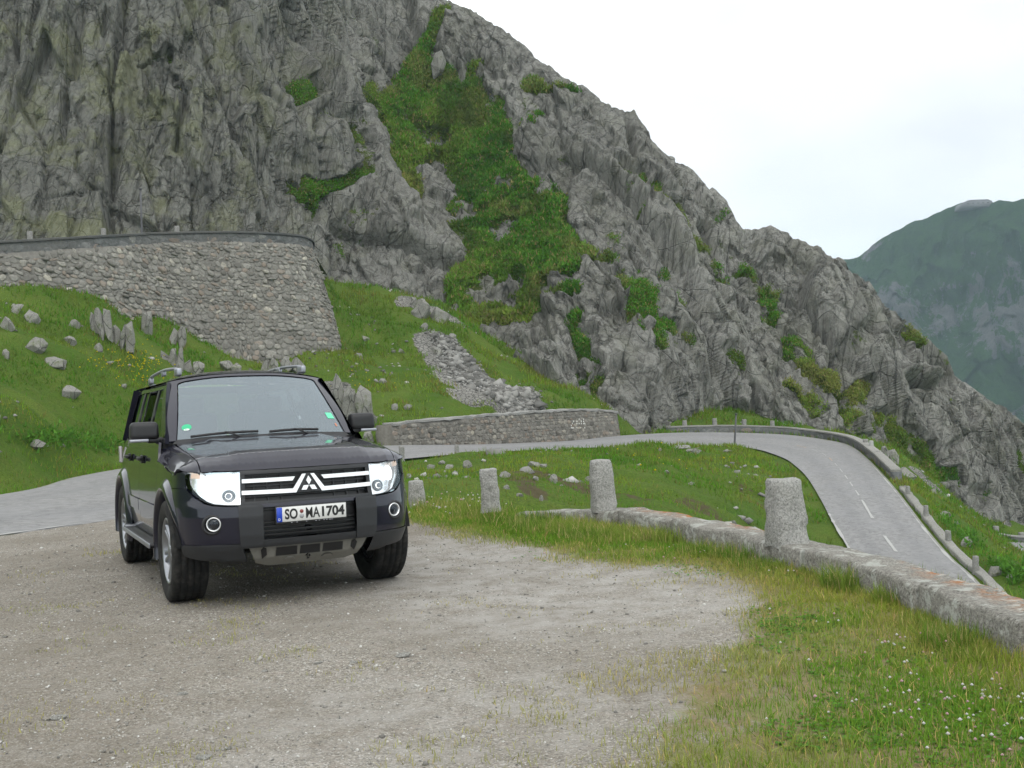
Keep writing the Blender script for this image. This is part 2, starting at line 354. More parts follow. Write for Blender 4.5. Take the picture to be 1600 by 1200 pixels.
# ------------------------------------------------------------------ the road: pairs of inner and outer edge points
def W3(x, y, z=0.0): return np.array([x, y, z], float)
RIN = [W3(-16.0, -6), W3(-12.5, 1), W3(-8.6, 9.5), W3(-6.66, 13.9), W3(-5.8, 15.9), W3(-4.9, 20, -.01), W3(-4.3, 25, -.02), W3(-3.9, 29, -.03),
       at(625, 718, 33), at(742, 708, 40), at(830, 703.5, 44), at(917, 699.6, 48), at(1000, 698, 51), at(1094, 697, 56), at(1150, 698, 58.5), at(1187, 703, 57.5),
       at(1225, 716, 54), at(1244, 729, 50.5), at(1262, 747, 47), at(1285, 785, 41), at(1300, 815, 38), at(1322, 852, 35), at(1345, 895, 32), at(1400, 1000, 26.5), W3(8.3, 18, -5.9), W3(8.0, 8, -6.7), W3(9, -6, -7.6)]
ROUT = [W3(-21, -3), W3(-18.5, 4.2), W3(-14.3, 12), W3(-12.2, 17, .02), W3(-11.2, 20.5, .03), W3(-10.7, 23.5, .05), W3(-11.4, 28, .1), W3(-11.3, 33.5, .12),
        at(470, 702, 39.5), at(617, 696, 44), at(755, 694, 50), at(885, 689, 56), at(966, 681, 60), at(1060, 676, 66), at(1150, 676, 69), at(1225, 679, 69.5),
        at(1281, 685.5, 68), at(1325, 695, 63), at(1356, 717, 55), at(1398, 762, 44.5), at(1447, 825, 37), at(1487, 871, 33), at(1525, 905, 30.5), at(1625, 1010, 25), W3(12.1, 16.5, -5.8), W3(12.2, 8, -6.6), W3(13.5, -6, -7.5)]
_n = 9
RI = catmull(RIN, _n); RO = catmull(ROUT, _n)
RM = (RI + RO) / 2; RW = np.linalg.norm((RI - RO)[:, :2], axis=1) / 2
ROADLINE = np.c_[RM, RW]
_tan = np.gradient(RM[:, :2], axis=0)

# ------------------------------------------------------------------ terrain control points
ctl = []
def ct(px, py, D): ctl.append(at(px, py, D))
for q in [(0, 700, 26), (60, 660, 29), (0, 600, 34), (0, 520, 40), (0, 461, 45.5), (200, 706, 36), (120, 560, 40), (200, 600, 44), (200, 500, 50.5), (70, 462, 47), (175, 470, 50), (245, 490, 53), (290, 518, 55),
          (350, 550, 57), (385, 564, 57.5), (437, 552, 58.5), (532, 557, 60.5), (300, 640, 43), (400, 640, 46), (500, 650, 47), (500, 600, 53), (300, 712, 38.5), (450, 700, 41), (560, 655, 47), (600, 684, 45), (600, 640, 48),
          (617, 662, 45.5), (700, 655, 48.5), (800, 648, 54), (870, 643, 57.5), (945, 641, 61),
          (615, 600, 53), (640, 520, 64), (600, 465, 72), (505, 437, 75.5), (520, 500, 68), (530, 553, 62), (660, 480, 72), (720, 505, 71.5), (700, 570, 62), (760, 610, 58), (800, 560, 67.5), (830, 610, 62), (880, 610, 64), (940, 638, 61.5),
          # bowl inside the bend
          (700, 725, 28), (800, 722, 33), (900, 722, 36), (1000, 722, 39), (1100, 725, 42), (1180, 735, 42),
          (650, 750, 19), (700, 750, 20), (800, 757, 21), (900, 762, 22), (1000, 768, 23.5), (1100, 785, 25), (1200, 805, 28), (1270, 835, 31), (1250, 770, 40), (1290, 850, 33),
          # outside of the bend, down to the lower road
          (1400, 700, 75), (1380, 715, 66), (1450, 748, 76), (1430, 770, 55), (1450, 780, 57), (1500, 790, 76), (1500, 840, 52), (1560, 828, 78), (1560, 845, 74), (1600, 850, 76), (1590, 884, 66), (1640, 880, 72), (1550, 890, 47), (1600, 935, 42), (1750, 880, 72), (1850, 850, 86),
          (1720, 960, 50), (1650, 960, 42)]: ct(*q)
for x, y, z in [(1.0, 14, -.2), (.2, 15.5, -.2), (2.6, 10.5, -.35), (3.4, 8.0, -.5), (4.0, 5, -.7), (5, 0, -1), (4.8, -8, -1), (5, 14, -1.6), (6.2, 20, -3.0), (5.5, 9, -2.2), (6, 2, -3), (16, 20, -6.5), (18, 12, -7), (22, 26, -7.5), (30, 8, -11), (50, 20, -16), (60, 50, -16), (18, -8, -9), (40, -8, -16),
                (-2, 17, -.05), (-3, 21, -.05), (-3, 27, -.1), (-25, 5, 1.2), (-22, 14, 2.4), (-20, 24, 3.8), (-30, 35, 8), (-45, 20, 10), (-45, 45, 13), (-40, -5, 6), (-25, -8, 1.5),
                (-32, 52, 9.4), (-28, 56, 9.6), (-20, 58, 9.8), (-12, 66, 10.5), (-35, 66, 9.8), (-48, 60, 10.5), (-20, 70, 10.6), (-45, 80, 11), (0, 95, 10), (20, 95, 0), (40, 98, -9)]: ctl.append(np.array([x, y, z], float))
for i in range(0, len(RM), 5):
    for p in (RI[i], RO[i]): ctl.append(p - np.array([0, 0, .05]))
for x in (-10, -6, -2, 1.5):
    for y in (-8, -2, 4): ctl.append(np.array([x, y, 0.0]))
ctl += [np.array([x, y, 0.0]) for x, y in ((-4, 9), (0, 9), (-3, 13), (0, 12))]
ctl = np.array(ctl)
TER = rbf(ctl[:, :2], ctl[:, 2], 1.2, .05)

WALLPX = [(1588, 948, 5.15), (1500, 916, 6.0), (1420, 885, 6.75), (1320, 862, 7.55), (1228, 843, 8.35), (1100, 815, 9.9), (1020, 800, 10.9), (943, 788, 12.0), (850, 784, 12.6), (790, 786, 12.7)]
WALLC = np.array([(2.56, 5.18, 0), (2.54, 5.6, 0), (2.52, 6.3, 0), (2.47, 7.0, 0), (2.34, 7.8, 0), (2.12, 8.7, 0), (1.83, 9.7, 0), (1.4, 11.1, 0), (1.05, 12.0, 0), (.6, 12.6, 0), (.05, 12.85, 0)])
LOT = [(-16.0, -8), (3.9, -8), (3.2, 2)] + [(p[0], p[1]) for p in WALLC] + [(-.35, 13.4), (-1.3, 14.9), (-2.3, 17.5), (-3.3, 22), (-4.0, 26), (-4.9, 20), (-5.8, 15.9), (-6.66, 13.9), (-8.6, 9.5), (-12.5, 1)]

def road_sd(X, Y):
    di, zi = segdist(X, Y, RI); do, zo = segdist(X, Y, RO)
    ins = inside(X, Y, np.vstack([RI, RO[::-1]])); d = np.minimum(di, do)
    zr = np.where(ins, (zi * do + zo * di) / (di + do + 1e-6), np.where(di < do, zi, zo))
    return np.where(ins, -d, d), zr
def road_shape(X, Y, Z):
    d, zr = road_sd(X, Y)
    k = smoothstep(0.1, 2.2, d)
    return (zr - .07) * (1 - k) + Z * k, d
XS = np.arange(-56, 72, .22); YS = np.arange(-12, 104, .22)
GX, GY = np.meshgrid(XS, YS)
GZ = TER(np.stack([GX, GY], -1))
_dl = segdist(GX, GY, LOT, True)[0]; _in = inside(GX, GY, LOT); _sd = np.where(_in, -_dl, _dl)
rough = smoothstep(0, 4, _sd)
GZ = GZ + rough * (.40 * fbm(P3(GX / 4.5, GY / 4.5), 3, 5) + .26 * fbm(P3(GX / 1.3, GY / 1.3), 3, 9) + .07 * vnoise(P3(GX / .42, GY / .42), 12))
GZ, _rd = road_shape(GX, GY, GZ)
GZ = np.where(_sd < 1.2, GZ * smoothstep(-.2, 1.2, _sd) , GZ)
GZ = GZ - .22 * smoothstep(.05, -.35, _sd)
def ter_z(x, y):
    fx = np.clip((np.asarray(x, float) - XS[0]) / .22, 0, len(XS) - 1.001); fy = np.clip((np.asarray(y, float) - YS[0]) / .22, 0, len(YS) - 1.001)
    i, j = fx.astype(int), fy.astype(int); a, b = fx - i, fy - j
    return (GZ[j, i] * (1 - a) + GZ[j, i + 1] * a) * (1 - b) + (GZ[j + 1, i] * (1 - a) + GZ[j + 1, i + 1] * a) * b
def hit(px, py, lo=8.0, hi=100.0):
    """where the line of sight through a photo pixel meets the terrain"""
    D = np.arange(lo, hi, .05); P = at(px, py, D); g = P[:, 2] - ter_z(P[:, 0], P[:, 1]); k = np.argmax(g < 0)
    return P[k] if g[k] < 0 else None
# masks, given as capsules in survey pixels turned into ground positions
def ground_caps(caps):
    m = np.zeros(GX.shape)
    for x0, y0, x1, y1, r in caps:
        a, b = hit(x0, y0), hit(x1, y1)
        if a is None or b is None: continue
        d = segdist(GX, GY, [a[:2], b[:2]])[0]; rr = r
        m = np.maximum(m, 1 - smoothstep(rr * .6, rr * 1.5, d))
    return m
stony = ground_caps([(690, 545, 740, 600, 1.6), (740, 600, 800, 632, 2.2), (730, 620, 820, 636, 1.0), (640, 470, 700, 495, 1.0), (520, 600, 560, 660, .8), (1500, 780, 1560, 815, .8), (1440, 745, 1460, 760, .8)])
bare = ground_caps([(810, 740, 835, 775, .35), (1165, 765, 1200, 800, .35), (660, 540, 720, 590, .8), (880, 750, 960, 770, .9), (1080, 790, 1110, 800, .5)]) * .55 + .06
mf = ~(_in & (_dl > .55))
fm = mf[:-1, :-1] | mf[1:, :-1] | mf[:-1, 1:] | mf[1:, 1:]
fm &= (_rd[:-1, :-1] > -1.0)
hillside = mesh_np('hillside', np.stack([GX, GY, GZ], -1).reshape(-1, 3), grid_faces(*GX.shape, fm), M_SLOPE, smooth=True, attrs={'stony': stony.ravel(), 'bare': bare.ravel()})
tag(hillside, kind='structure')

# ------------------------------------------------------------------ the gravel lot
lx = np.arange(-16.5, 4.2, .06); ly = np.arange(-8, 26, .06)
LX, LY = np.meshgrid(lx, ly)
ld = segdist(LX, LY, LOT, True)[0]; lin = inside(LX, LY, LOT); lsd = np.where(lin, -ld, ld)
GP = [at(*q, 5)[:2] for q in []]
def onlot(px, py):
    d = C_F + C_R * ((px - 800) / FPX) + C_U * ((600 - py) / FPX); t = -EYE / d[2]; return (d * t)[:2]
GRASSPOLY = [onlot(*q) for q in [(640, 826), (700, 838), (780, 858), (880, 880), (960, 893), (1050, 893), (1105, 915), (1095, 950), (1040, 1000), (960, 1060), (900, 1120), (830, 1200), (780, 1330)]] + [np.array([3.6, .5]), np.array([4.5, 6]), np.array([3, 14]), np.array([-3, 30]), np.array([-4.6, 23]), np.array([-3.2, 16])]
def grass_mask(X, Y):
    d = segdist(X, Y, GRASSPOLY, True)[0]; s = np.where(inside(X, Y, GRASSPOLY), d, -d)
    soft = .3 + .95 * smoothstep(9, 5, Y)
    g = smoothstep(-soft, soft * 1.3, s)
    # worn patches inside the grass
    wn = vnoise(P3(X * 1.1, Y * .8), 31) * .5 + .5
    g = g * (1 - .55 * smoothstep(.62, .8, wn) * smoothstep(9, 6.5, Y))
    g2 = smoothstep(.1, .55, s)
    return g * (.62 + .38 * g2)
lg = grass_mask(LX, LY)
LZ = .012 * fbm(P3(LX / .9, LY / .9), 4, 41) + .006 * vnoise(P3(LX / .12, LY / .12), 44)
LZ = LZ + .03 * lg
_rut = segdist(LX, LY, [onlot(85, 992), onlot(120, 999), onlot(215, 1003)])[0]
LZ = LZ - .03 * np.exp(-(_rut / .05) ** 2)
LZ = np.where(lsd > 0, LZ - .35 * smoothstep(0, .3, lsd), LZ)
pale = np.maximum(1 - smoothstep(.6, 2.2, segdist(LX, LY, [onlot(700, 865), onlot(900, 930)])[0]), .6 * (1 - smoothstep(.3, 1.2, segdist(LX, LY, [onlot(600, 1130), onlot(850, 1100)])[0])))
lm = (lsd < .32); lf = lm[:-1, :-1] | lm[1:, :-1] | lm[:-1, 1:] | lm[1:, 1:]
ground = mesh_np('ground', np.stack([LX, LY, LZ], -1).reshape(-1, 3), grid_faces(*LX.shape, lf), M_GROUND, smooth=True, attrs={'grass': lg.ravel(), 'pale': pale.ravel()})
tag(ground, kind='structure')

# ------------------------------------------------------------------ road surface, markings, kerb
nx = 15; tt = np.linspace(0, 1, nx)
RS = RI[:, None] * (1 - tt)[None, :, None] + RO[:, None] * tt[None, :, None]
RS[..., 2] += .004 + .05 * np.sin(np.pi * tt)[None]
_dm = np.linalg.norm(np.diff(RM[:, :2], axis=0), axis=1); RL = np.r_[0, np.cumsum(_dm)]
verge = np.zeros(RS.shape[:2]); verge[:, -1] = .62; verge[:, -2] = .34 * (RM[:, 0] > 14); verge[:, 0] = .5
road = mesh_np('road', RS.reshape(-1, 3), grid_faces(len(RM), nx), M_ROAD, smooth=True, attrs={'verge': verge.ravel(), 'lane': np.tile(np.exp(-((tt - .25) / .09) ** 2) + np.exp(-((tt - .72) / .09) ** 2), len(RM))}); tag(road, kind='structure')
def road_pt(s, t, dz=.012):
    k = np.interp(s, RL, np.arange(len(RL))); i = int(min(k, len(RL) - 2)); a = k - i
    p = (RI[i] * (1 - a) + RI[i + 1] * a) * (1 - t) + (RO[i] * (1 - a) + RO[i + 1] * a) * t
    return p + np.array([0, 0, .004 + .05 * math.sin(math.pi * t) + dz])
def s_of(p): 
    d = np.hypot(RM[:, 0] - p[0], RM[:, 1] - p[1]); return RL[int(np.argmin(d))]
def stripe(s0, s1, t, wd, seg=.7, jitter=0):
    n = max(2, int((s1 - s0) / seg) + 1); V = []
    for s in np.linspace(s0, s1, n):
        hw = wd / 2 * (1 + random.uniform(-jitter, jitter)); full = np.linalg.norm((road_pt(s, 1) - road_pt(s, 0))[:2])
        V += [road_pt(s, t - hw / full), road_pt(s, t + hw / full)]
    return np.array(V), np.array([[2 * i, 2 * i + 1, 2 * i + 3, 2 * i + 2] for i in range(n - 1)])
def stripes(name, lst, mat, wd=.12, jit=.3):
    V, F, o = [], [], 0
    for s0, s1, t in lst:
        v, f = stripe(s0, s1, t, wd, .4, jit); V.append(v); F.append(f + o); o += len(v)
    return tag(mesh_np(name, np.vstack(V), np.vstack(F), mat), kind='structure')
sA, sB = s_of(at(1270, 705, 62)), s_of(at(1425, 880, 33.5))
dash = []; worn = []; s = sA; k = 0
while s < sB - 1:
    L = 1.25 if s < sB - 9 else 3.2
    (worn if k in (0, 3, 12) else dash).append((s, min(s + L, sB), .47)); s += L + (1.05 if s < sB - 9 else 2.6); k += 1
stripes('road_centre_dashes', dash, M_WHITE, .11); stripes('road_worn_dashes', worn, M_ORANGE, .10)
_e1 = s_of(np.array([-9, 14])); stripes('road_edge_line', [(_e1 - 9, _e1 + 3.2, .012), (s_of(at(1290, 803, 39)) - 1, sB + 3, .012), (s_of(at(1390, 755, 45)) - 4, sB + 6, .965)], M_WHITE, .075, .9)

def ribbon_box(name, line, wd, zt, zb, mat, step=.25, noise=.012, rnd=.02, s=0, parent=None, attrs=None, side=0.0):
    """a long low block swept along a plan line; zt / zb arrays of top and bottom heights"""
    line = np.asarray(line, float); L = np.r_[0, np.cumsum(np.linalg.norm(np.diff(line[:, :2], axis=0), axis=1))]
    n = max(3, int(L[-1] / step)); q = np.linspace(0, L[-1], n)
    C = np.stack([np.interp(q, L, line[:, k]) for k in range(2)], -1); zt = np.interp(q, L, np.broadcast_to(zt, len(line))); zb = np.interp(q, L, np.broadcast_to(zb, len(line)))
    T = np.gradient(C, axis=0); T /= np.linalg.norm(T, axis=1)[:, None]; Nn = np.stack([T[:, 1], -T[:, 0]], -1)
    hw = wd / 2; H = zt - zb
    prof = [(-hw, 0)] + [(-hw, k) for k in (.35, .7)] + [(-hw, 1 - 2)] + [(-hw + rnd, 1), (-hw * .4, 1), (hw * .4, 1), (hw - rnd, 1), (hw, 1 - 2)] + [(hw, k) for k in (.7, .35)] + [(hw, 0)]
    rows = []
    for a, k in prof:
        z = zb + H * k if k >= 0 else zt - rnd
        rows.append(np.c_[C + Nn * (a + side), z])
    V = np.stack(rows, 1); m = V.shape[1]
    V = V + noise * np.stack([fbm(V * 3.1, 3, s + 1), fbm(V * 3.1, 3, s + 2), fbm(V * 3.1, 3, s + 3)], -1) * 2
    F = grid_faces(n, m); V = V.reshape(-1, 3)
    caps = [np.array([list(range(m))[::-1]]), np.array([list(range((n - 1) * m, n * m))])]
    at_ = {k: (v(V)) for k, v in (attrs or {}).items()}
    return mesh_np(name, V, [F] + caps, mat, parent, False, at_)

# foreground low wall of the lot: long granite blocks, each a part
wl = catmull(WALLC, 10); WLL = np.r_[0, np.cumsum(np.linalg.norm(np.diff(wl[:, :2], axis=0), axis=1))]
lotwall = empty('stone_wall', tuple(wl[0])); tag(lotwall, 'low granite boundary wall with orange lichen along the grassy edge of the gravel lot', 'stone wall')
def lich(V): return (V[:, 2] > .17) * (.0 + 1.0 * smoothstep(.0, .15, _side(V)) * smoothstep(.35, .6, vnoise(P3(V[:, 0] * 1.3, V[:, 1] * 1.3), 6) * .5 + .5))
def _side(V):
    i = np.argmin(np.hypot(V[:, None, 0] - wl[None, :, 0], V[:, None, 1] - wl[None, :, 1]), 1)
    T = np.gradient(wl[:, :2], axis=0)[i]; T /= np.linalg.norm(T, axis=1)[:, None]; d = V[:, :2] - wl[i, :2]; return d[:, 0] * T[:, 1] - d[:, 1] * T[:, 0]
cuts = [0, 1.18, 2.9, 3.42, 5.3, 6.6, WLL[-1]]
for i in range(len(cuts) - 1):
    q = np.linspace(cuts[i] + .008, cuts[i + 1] - .008, 14); seg = np.stack([np.interp(q, WLL, wl[:, 0]), np.interp(q, WLL, wl[:, 1])], -1)
    zt = .215 + random.uniform(-.012, .012) + np.interp(q, [0, WLL[-1]], [.0, .01])
    if i == len(cuts) - 2: zt = np.linspace(.21, .12, 14)
    b = ribbon_box('wall_block', seg - np.array(wl[0][:2]), .34 + random.uniform(-.02, .03), zt, -.4, M_KERB, .05, .016, .022, i * 7, lotwall)
    Vw = np.array([v.co[:] for v in b.data.vertices]) + np.array([wl[0][0], wl[0][1], 0])
    a = b.data.attributes.new('lichen', 'FLOAT', 'POINT'); a.data.foreach_set('value', lich(Vw).astype(np.float32))

def post_mesh(h, w0, w1, taper_top=.92, s=0, name='stone_post', mat=None, rough=.010, rx=12):
    """square-ish granite post with worn rounded arrises"""
    V = []; rows = 15
    for r in range(rows):
        t = r / (rows - 1); ww = (w0 * (1 - t) + w1 * t) / 2; z = h * t
        if r == rows - 2: z = h - .02
        if r == rows - 1: z = h; ww *= .92
        for k in range(rx * 2):
            a = 2 * math.pi * (k + .5) / (rx * 2); c, s_ = math.cos(a), math.sin(a); e = 8.0
            rr = (abs(c) ** e + abs(s_) ** e) ** (-1 / e); V.append((ww * rr * c, ww * rr * s_, z))
    V = np.array(V); m = rx * 2; V = V + rough * np.stack([fbm(V * 9 + s, 3, s), fbm(V * 9 + s, 3, s + 1), fbm(V * 9 + s, 3, s + 2)], -1) * 1.8
    F = []; 
    for r in range(rows - 1):
        for k in range(m): F.append([r * m + k, r * m + (k + 1) % m, (r + 1) * m + (k + 1) % m, (r + 1) * m + k])
    top = len(V); V = np.vstack([V, [[0, 0, h + .004]]])
    T = [[(rows - 1) * m + k, (rows - 1) * m + (k + 1) % m, top] for k in range(m)]
    return mesh_np(name, V, [np.array(F), np.array(T)], mat or M_POST, smooth=True)
for i, (px, py, D, hh, w0, w1, zb, rz, lab) in enumerate([
        (1229, 846, 8.5, .53, .285, .225, .18, .3, 'largest granite post, tapered, standing on the low wall by the road'),
        (943, 790, 12.0, .58, .27, .23, .17, .1, 'square granite post at the middle of the low wall, in front of the grassy hollow'),
        (767, 785, 13.05, .52, .235, .205, .12, .0, 'granite post at the end of the low wall, standing in tall grass'),
        (652, 775, 14.9, .42, .24, .20, .0, .15, 'low granite post in the grass right beside the car')]):
    p = at(px, py, D); o = post_mesh(hh, w0, w1, s=i * 11); o.location = (p[0], p[1], zb); o.rotation_euler = (0, rad([0, -1.5, -2, -1][i]), rz)
    tag(o, lab, 'stone post', 'granite posts along the edge of the lot')

# kerb and small roadside posts on the outer side of the descending road
i0 = int(np.argmin(np.hypot(RO[:, 0] - at(1395, 760, 45)[0], RO[:, 1] - at(1395, 760, 45)[1]))); 
kl = RO[i0:].copy()
kerb = ribbon_box('kerb', kl,   .30, kl[:, 2] + .07, kl[:, 2] - .5, M_KERBD, .5, .03, .03, 3, side=-.30); tag(kerb, kind='structure')
def roadpost(px, py, D, h, lab, grp='small posts lining the outer kerb', lean=0, wd=.17):
    p = at(px, py, D); o = post_mesh(h, wd, wd * .9, s=int(px), rough=.015, rx=5, mat=M_FARPOST); o.location = tuple(p - np.array([0, 0, .15])); o.rotation_euler = (0, lean, random.uniform(-.2, .2)); return tag(o, lab, 'stone post', grp)
roadpost(1419, 778, 42.5, .62, 'first small stone post below the end of the parapet, on the outer kerb')
roadpost(1447.5, 809, 38.5, .60, 'second small stone post down from the end of the parapet')
roadpost(1482, 847, 34.8, .52, 'third small stone post down from the end of the parapet, above a leafy bank')
roadpost(1524, 889, 31.2, .53, 'lowest small stone post on the outer kerb, nearest the low lichen-covered wall', lean=.05)

# parapet round the outside of the bend
def masonry(name, line, zt, zb, mat, sz=.32, depth=.5, prot=.07, s=0, batter=0.0, jag=.3, parent=None, ruddy=0.1, courses=False, cover=1.0):
    """battered wall face of separate irregular stones over a solid core"""
    rg = np.random.default_rng(s); line = np.asarray(line, float); L = np.r_[0, np.cumsum(np.linalg.norm(np.diff(line[:, :2], axis=0), axis=1))]
    zt = np.broadcast_to(zt, len(line)).astype(float); zb = np.broadcast_to(zb, len(line)).astype(float)
    q = np.linspace(0, L[-1], max(3, int(L[-1] / .5)))
    C = np.stack([np.interp(q, L, line[:, k]) for k in range(2)], -1); T = np.gradient(C, axis=0); T /= np.linalg.norm(T, axis=1)[:, None]
    Nn = np.stack([T[:, 1], -T[:, 0]], -1)
    ZT = np.interp(q, L, zt); ZB = np.interp(q, L, zb)
    def P(a, z):   # on the face: a along, z height
        i = np.interp(a, q, np.arange(len(q))); k = np.clip(i.astype(int), 0, len(q) - 2); f = (i - k)[..., None]
        c = C[k] * (1 - f) + C[k + 1] * f; nn = Nn[k] * (1 - f) + Nn[k + 1] * f; top = np.interp(a, q, ZT)
        off = ((top - z) * batter)[..., None]
        return np.concatenate([c + nn * off, z[..., None]], -1), nn
    # core
    rows = 8; V = []
    for r in range(rows):
        z = ZB + (ZT - ZB) * r / (rows - 1); p, nn = P(q, z); V.append(p)
    V = np.stack(V, 1); back = V[:, -1].copy(); back[:, :2] -= Nn * depth; back2 = back.copy(); back2[:, 2] = ZB
    V = np.concatenate([V, back[:, None], back2[:, None]], 1); nq, m = V.shape[:2]
    F4 = [grid_faces(nq, m)]; VV = [V.reshape(-1, 3)]; caps = [np.array([list(range(m))[::-1]]), np.array([list(range((nq - 1) * m, nq * m))])]
    tone = [np.full(nq * m, .30)]; rud = [np.zeros(nq * m)]; o = nq * m
    # stones
    SV = []; tn = []; rdl = []
    z = ZB.min()
    while z < ZT.max():
        h = sz * rg.uniform(.45, 1.25) * (.75 if courses else 1); a = rg.uniform(-sz, 0)
        while a < L[-1]:
            wd = sz * rg.uniform(.6, 2.0); ac = a + wd / 2; top = np.interp(ac, q, ZT); bot = np.interp(ac, q, ZB); zc = z + h / 2 + (0 if courses else rg.uniform(-.25, .25) * h)
            if 0 < ac - wd * .4 and ac + wd * .4 < L[-1] and bot - .1 < zc < top - h * .35 and rg.random() < cover:
                th = np.arange(8) * math.pi / 4 + math.pi / 8; e = rg.uniform(2.6, 5); rr = (np.abs(np.cos(th)) ** e + np.abs(np.sin(th)) ** e) ** (-1 / e) * (1 + rg.uniform(-jag, jag * .3, 8) * .5)
                rot = rg.normal(0, .12 if courses else .3); x = rr * np.cos(th) * wd * .5; y = rr * np.sin(th) * h * .54
                x, y = x * math.cos(rot) - y * math.sin(rot), x * math.sin(rot) + y * math.cos(rot)
                pr = prot * rg.uniform(.1, 1) * (2.6 if rg.random() < .08 else 1)
                ring = []
                for sc, dp in ((1, -.03), (.93, pr * .7), (.62, pr)):
                    aa = ac + x * sc; zz = np.minimum(zc + y * sc, top + .02); pp, nn = P(np.clip(aa, 0, L[-1]), zz); pp = pp.copy(); pp[:, :2] += nn * (dp + rg.normal(0, .012, (8, 1))); ring.append(pp)
                SV.append(np.vstack(ring)); tn.append(np.clip(rg.normal(.45, .22), 0, 1)); rdl.append(float(rg.random() < ruddy))
            a += wd * .96
        z += h * .92
    n = len(SV); VV.append(np.vstack(SV)); base = o + 24 * np.arange(n)[:, None]
    k = np.arange(8); quad = np.concatenate([np.stack([r * 8 + k, r * 8 + (k + 1) % 8, (r + 1) * 8 + (k + 1) % 8, (r + 1) * 8 + k], -1) for r in (0, 1)])
    F4.append((base[:, :, None] + quad[None]).reshape(-1, 4)); cap = (base + (16 + np.arange(8))[None])
    tone.append(np.repeat(tn, 24)); rud.append(np.repeat(rdl, 24))
    return mesh_np(name, np.vstack(VV), [np.vstack(F4), cap] + caps, mat, parent, attrs={'tone': np.concatenate(tone), 'ruddy': np.concatenate(rud)})
pp = np.array([at(1046, 679, 66.5), at(1100, 677, 68.6), at(1150, 676.5, 69.6), at(1225, 679, 70), at(1281, 686, 68.6), at(1327, 696, 63.4), at(1360, 718, 55.5), at(1394, 752, 47.3)])
pl = catmull(pp, 6)
par = empty('parapet_wall', tuple(pl[0])); tag(par, 'grey stone parapet curving round the outside of the road bend, below the cliff', 'parapet wall')
o = masonry('masonry', pl - pl[0], pl[:, 2] + .42 - pl[0][2], pl[:, 2] - .3 - pl[0][2], M_COPING, .5, .42, .015, 21, parent=par, courses=True)
ribbon_box('coping', (pl - pl[0]), .46, pl[:, 2] + .52 - pl[0][2], pl[:, 2] + .425 - pl[0][2], M_KERBD, .6, .01, .02, 8, par, side=-.2)
for i, (x, y, D, h, lab) in enumerate([(1070, 668, 67.8, .6, 'stone stub at the far end of the curved parapet, nearest the cliff corner'), (1117, 668, 69.8, .75, 'second stone stub from the far end of the curved parapet'), (1163, 667, 70.6, .65, 'stone stub on the parapet right of the leaning pole'), (1207, 668, 71, .6, 'stone stub where the curved parapet starts to turn'),
                                       (1353, 703, 59.5, .75, 'grey stone stub where the parapet descends steeply'), (1373, 718, 54.5, .6, 'last stone stub before the end of the descending parapet')]):
    roadpost(x, y, D, h, lab, 'stone stubs behind the curved parapet', wd=.32)
o = roadpost(1362, 706, 57.5, .75, 'small white post beside the descending parapet', 'stone stubs behind the curved parapet', wd=.25); o.data.materials[0] = M_WHITE
for x, y, D, h, lab in [(628, 712, 33.2, .35, 'dark stub at the grass edge of the road just right of the car'), (714, 706, 38.3, .32, 'dark stub on the inner road edge below the masonry wall'), (996, 694, 51, .32, 'dark stub on the inner road edge near the corner of the cliff')]:
    roadpost(x, y + 3, D, h + .15, lab, 'small stubs on the inner edge of the road')
def pole(px, py, D, h, lean, lab, wdt=.05):
    p = at(px, py, D); t = empty('marker_pole', tuple(p - np.array([0, 0, .2])))
    tag(t, lab, 'pole'); n = 8; V = []
    for z, r in ((0, wdt), (h * .5, wdt * .95), (h, wdt * .85)):
        for k in range(n): a = 2 * math.pi * k / n; V.append((r * math.cos(a) + lean * z, r * math.sin(a), z))
    F = [[r * n + k, r * n + (k + 1) % n, (r + 1) * n + (k + 1) % n, (r + 1) * n + k] for r in (0, 1) for k in range(n)]
    mesh_np('shaft', V, [np.array(F), np.array([list(range(2 * n, 3 * n))])], M_STEEL, t, smooth=True)
    V = [(x * wdt * 1.3 + lean * z, y * wdt * 1.3, z) for z in (h, h + .06) for x, y in ((-1, -1), (1, -1), (1, 1), (-1, 1))]
    mesh_np('cap', V, np.array([[3, 2, 1, 0], [4, 5, 6, 7], [0, 1, 5, 4], [1, 2, 6, 5], [2, 3, 7, 6], [3, 0, 4, 7]]), M_STEEL, t)
    return t
pole(1147, 698, 58.4, 1.95, .10, 'thin dark leaning pole on the inner edge of the bend, in front of the parapet', .055)
pole(222, 372, 54.5, 2.7, .0, 'tall grey pole standing above the upper retaining wall, before the cliff', .055)

# small masonry wall below the scree
rp = np.array([at(612, 698, 44.2), at(700, 697, 47.5), at(800, 694, 52.3), at(885, 690, 56.4), at(966, 683, 60.4)]); rl = catmull(rp, 6)
toppx = np.interp(np.linspace(612, 962, len(rl)), [612, 640, 700, 760, 820, 880, 940, 966], [664, 661, 656, 650, 645, 642, 642, 646])
zt_ = np.array([at(x, y, d)[2] for x, y, d in zip(np.linspace(612, 962, len(rl)), toppx, rl[:, 1] + .15)])
rw = empty('retaining_wall', tuple(rl[0])); tag(rw, 'long low coursed stone retaining wall below the scree, behind the road', 'retaining wall')
masonry('masonry', rl - rl[0], zt_ - rl[0][2], rl[:, 2] - .4 - rl[0][2], M_MASON2, .24, .8, .035, 31, .12, parent=rw, courses=True, ruddy=.12)
ribbon_box('coping', rl - rl[0], .5, zt_ + .1 - rl[0][2], zt_ - .02 - rl[0][2], M_FARPOST, .35, .05, .03, 5, rw, side=-.2)
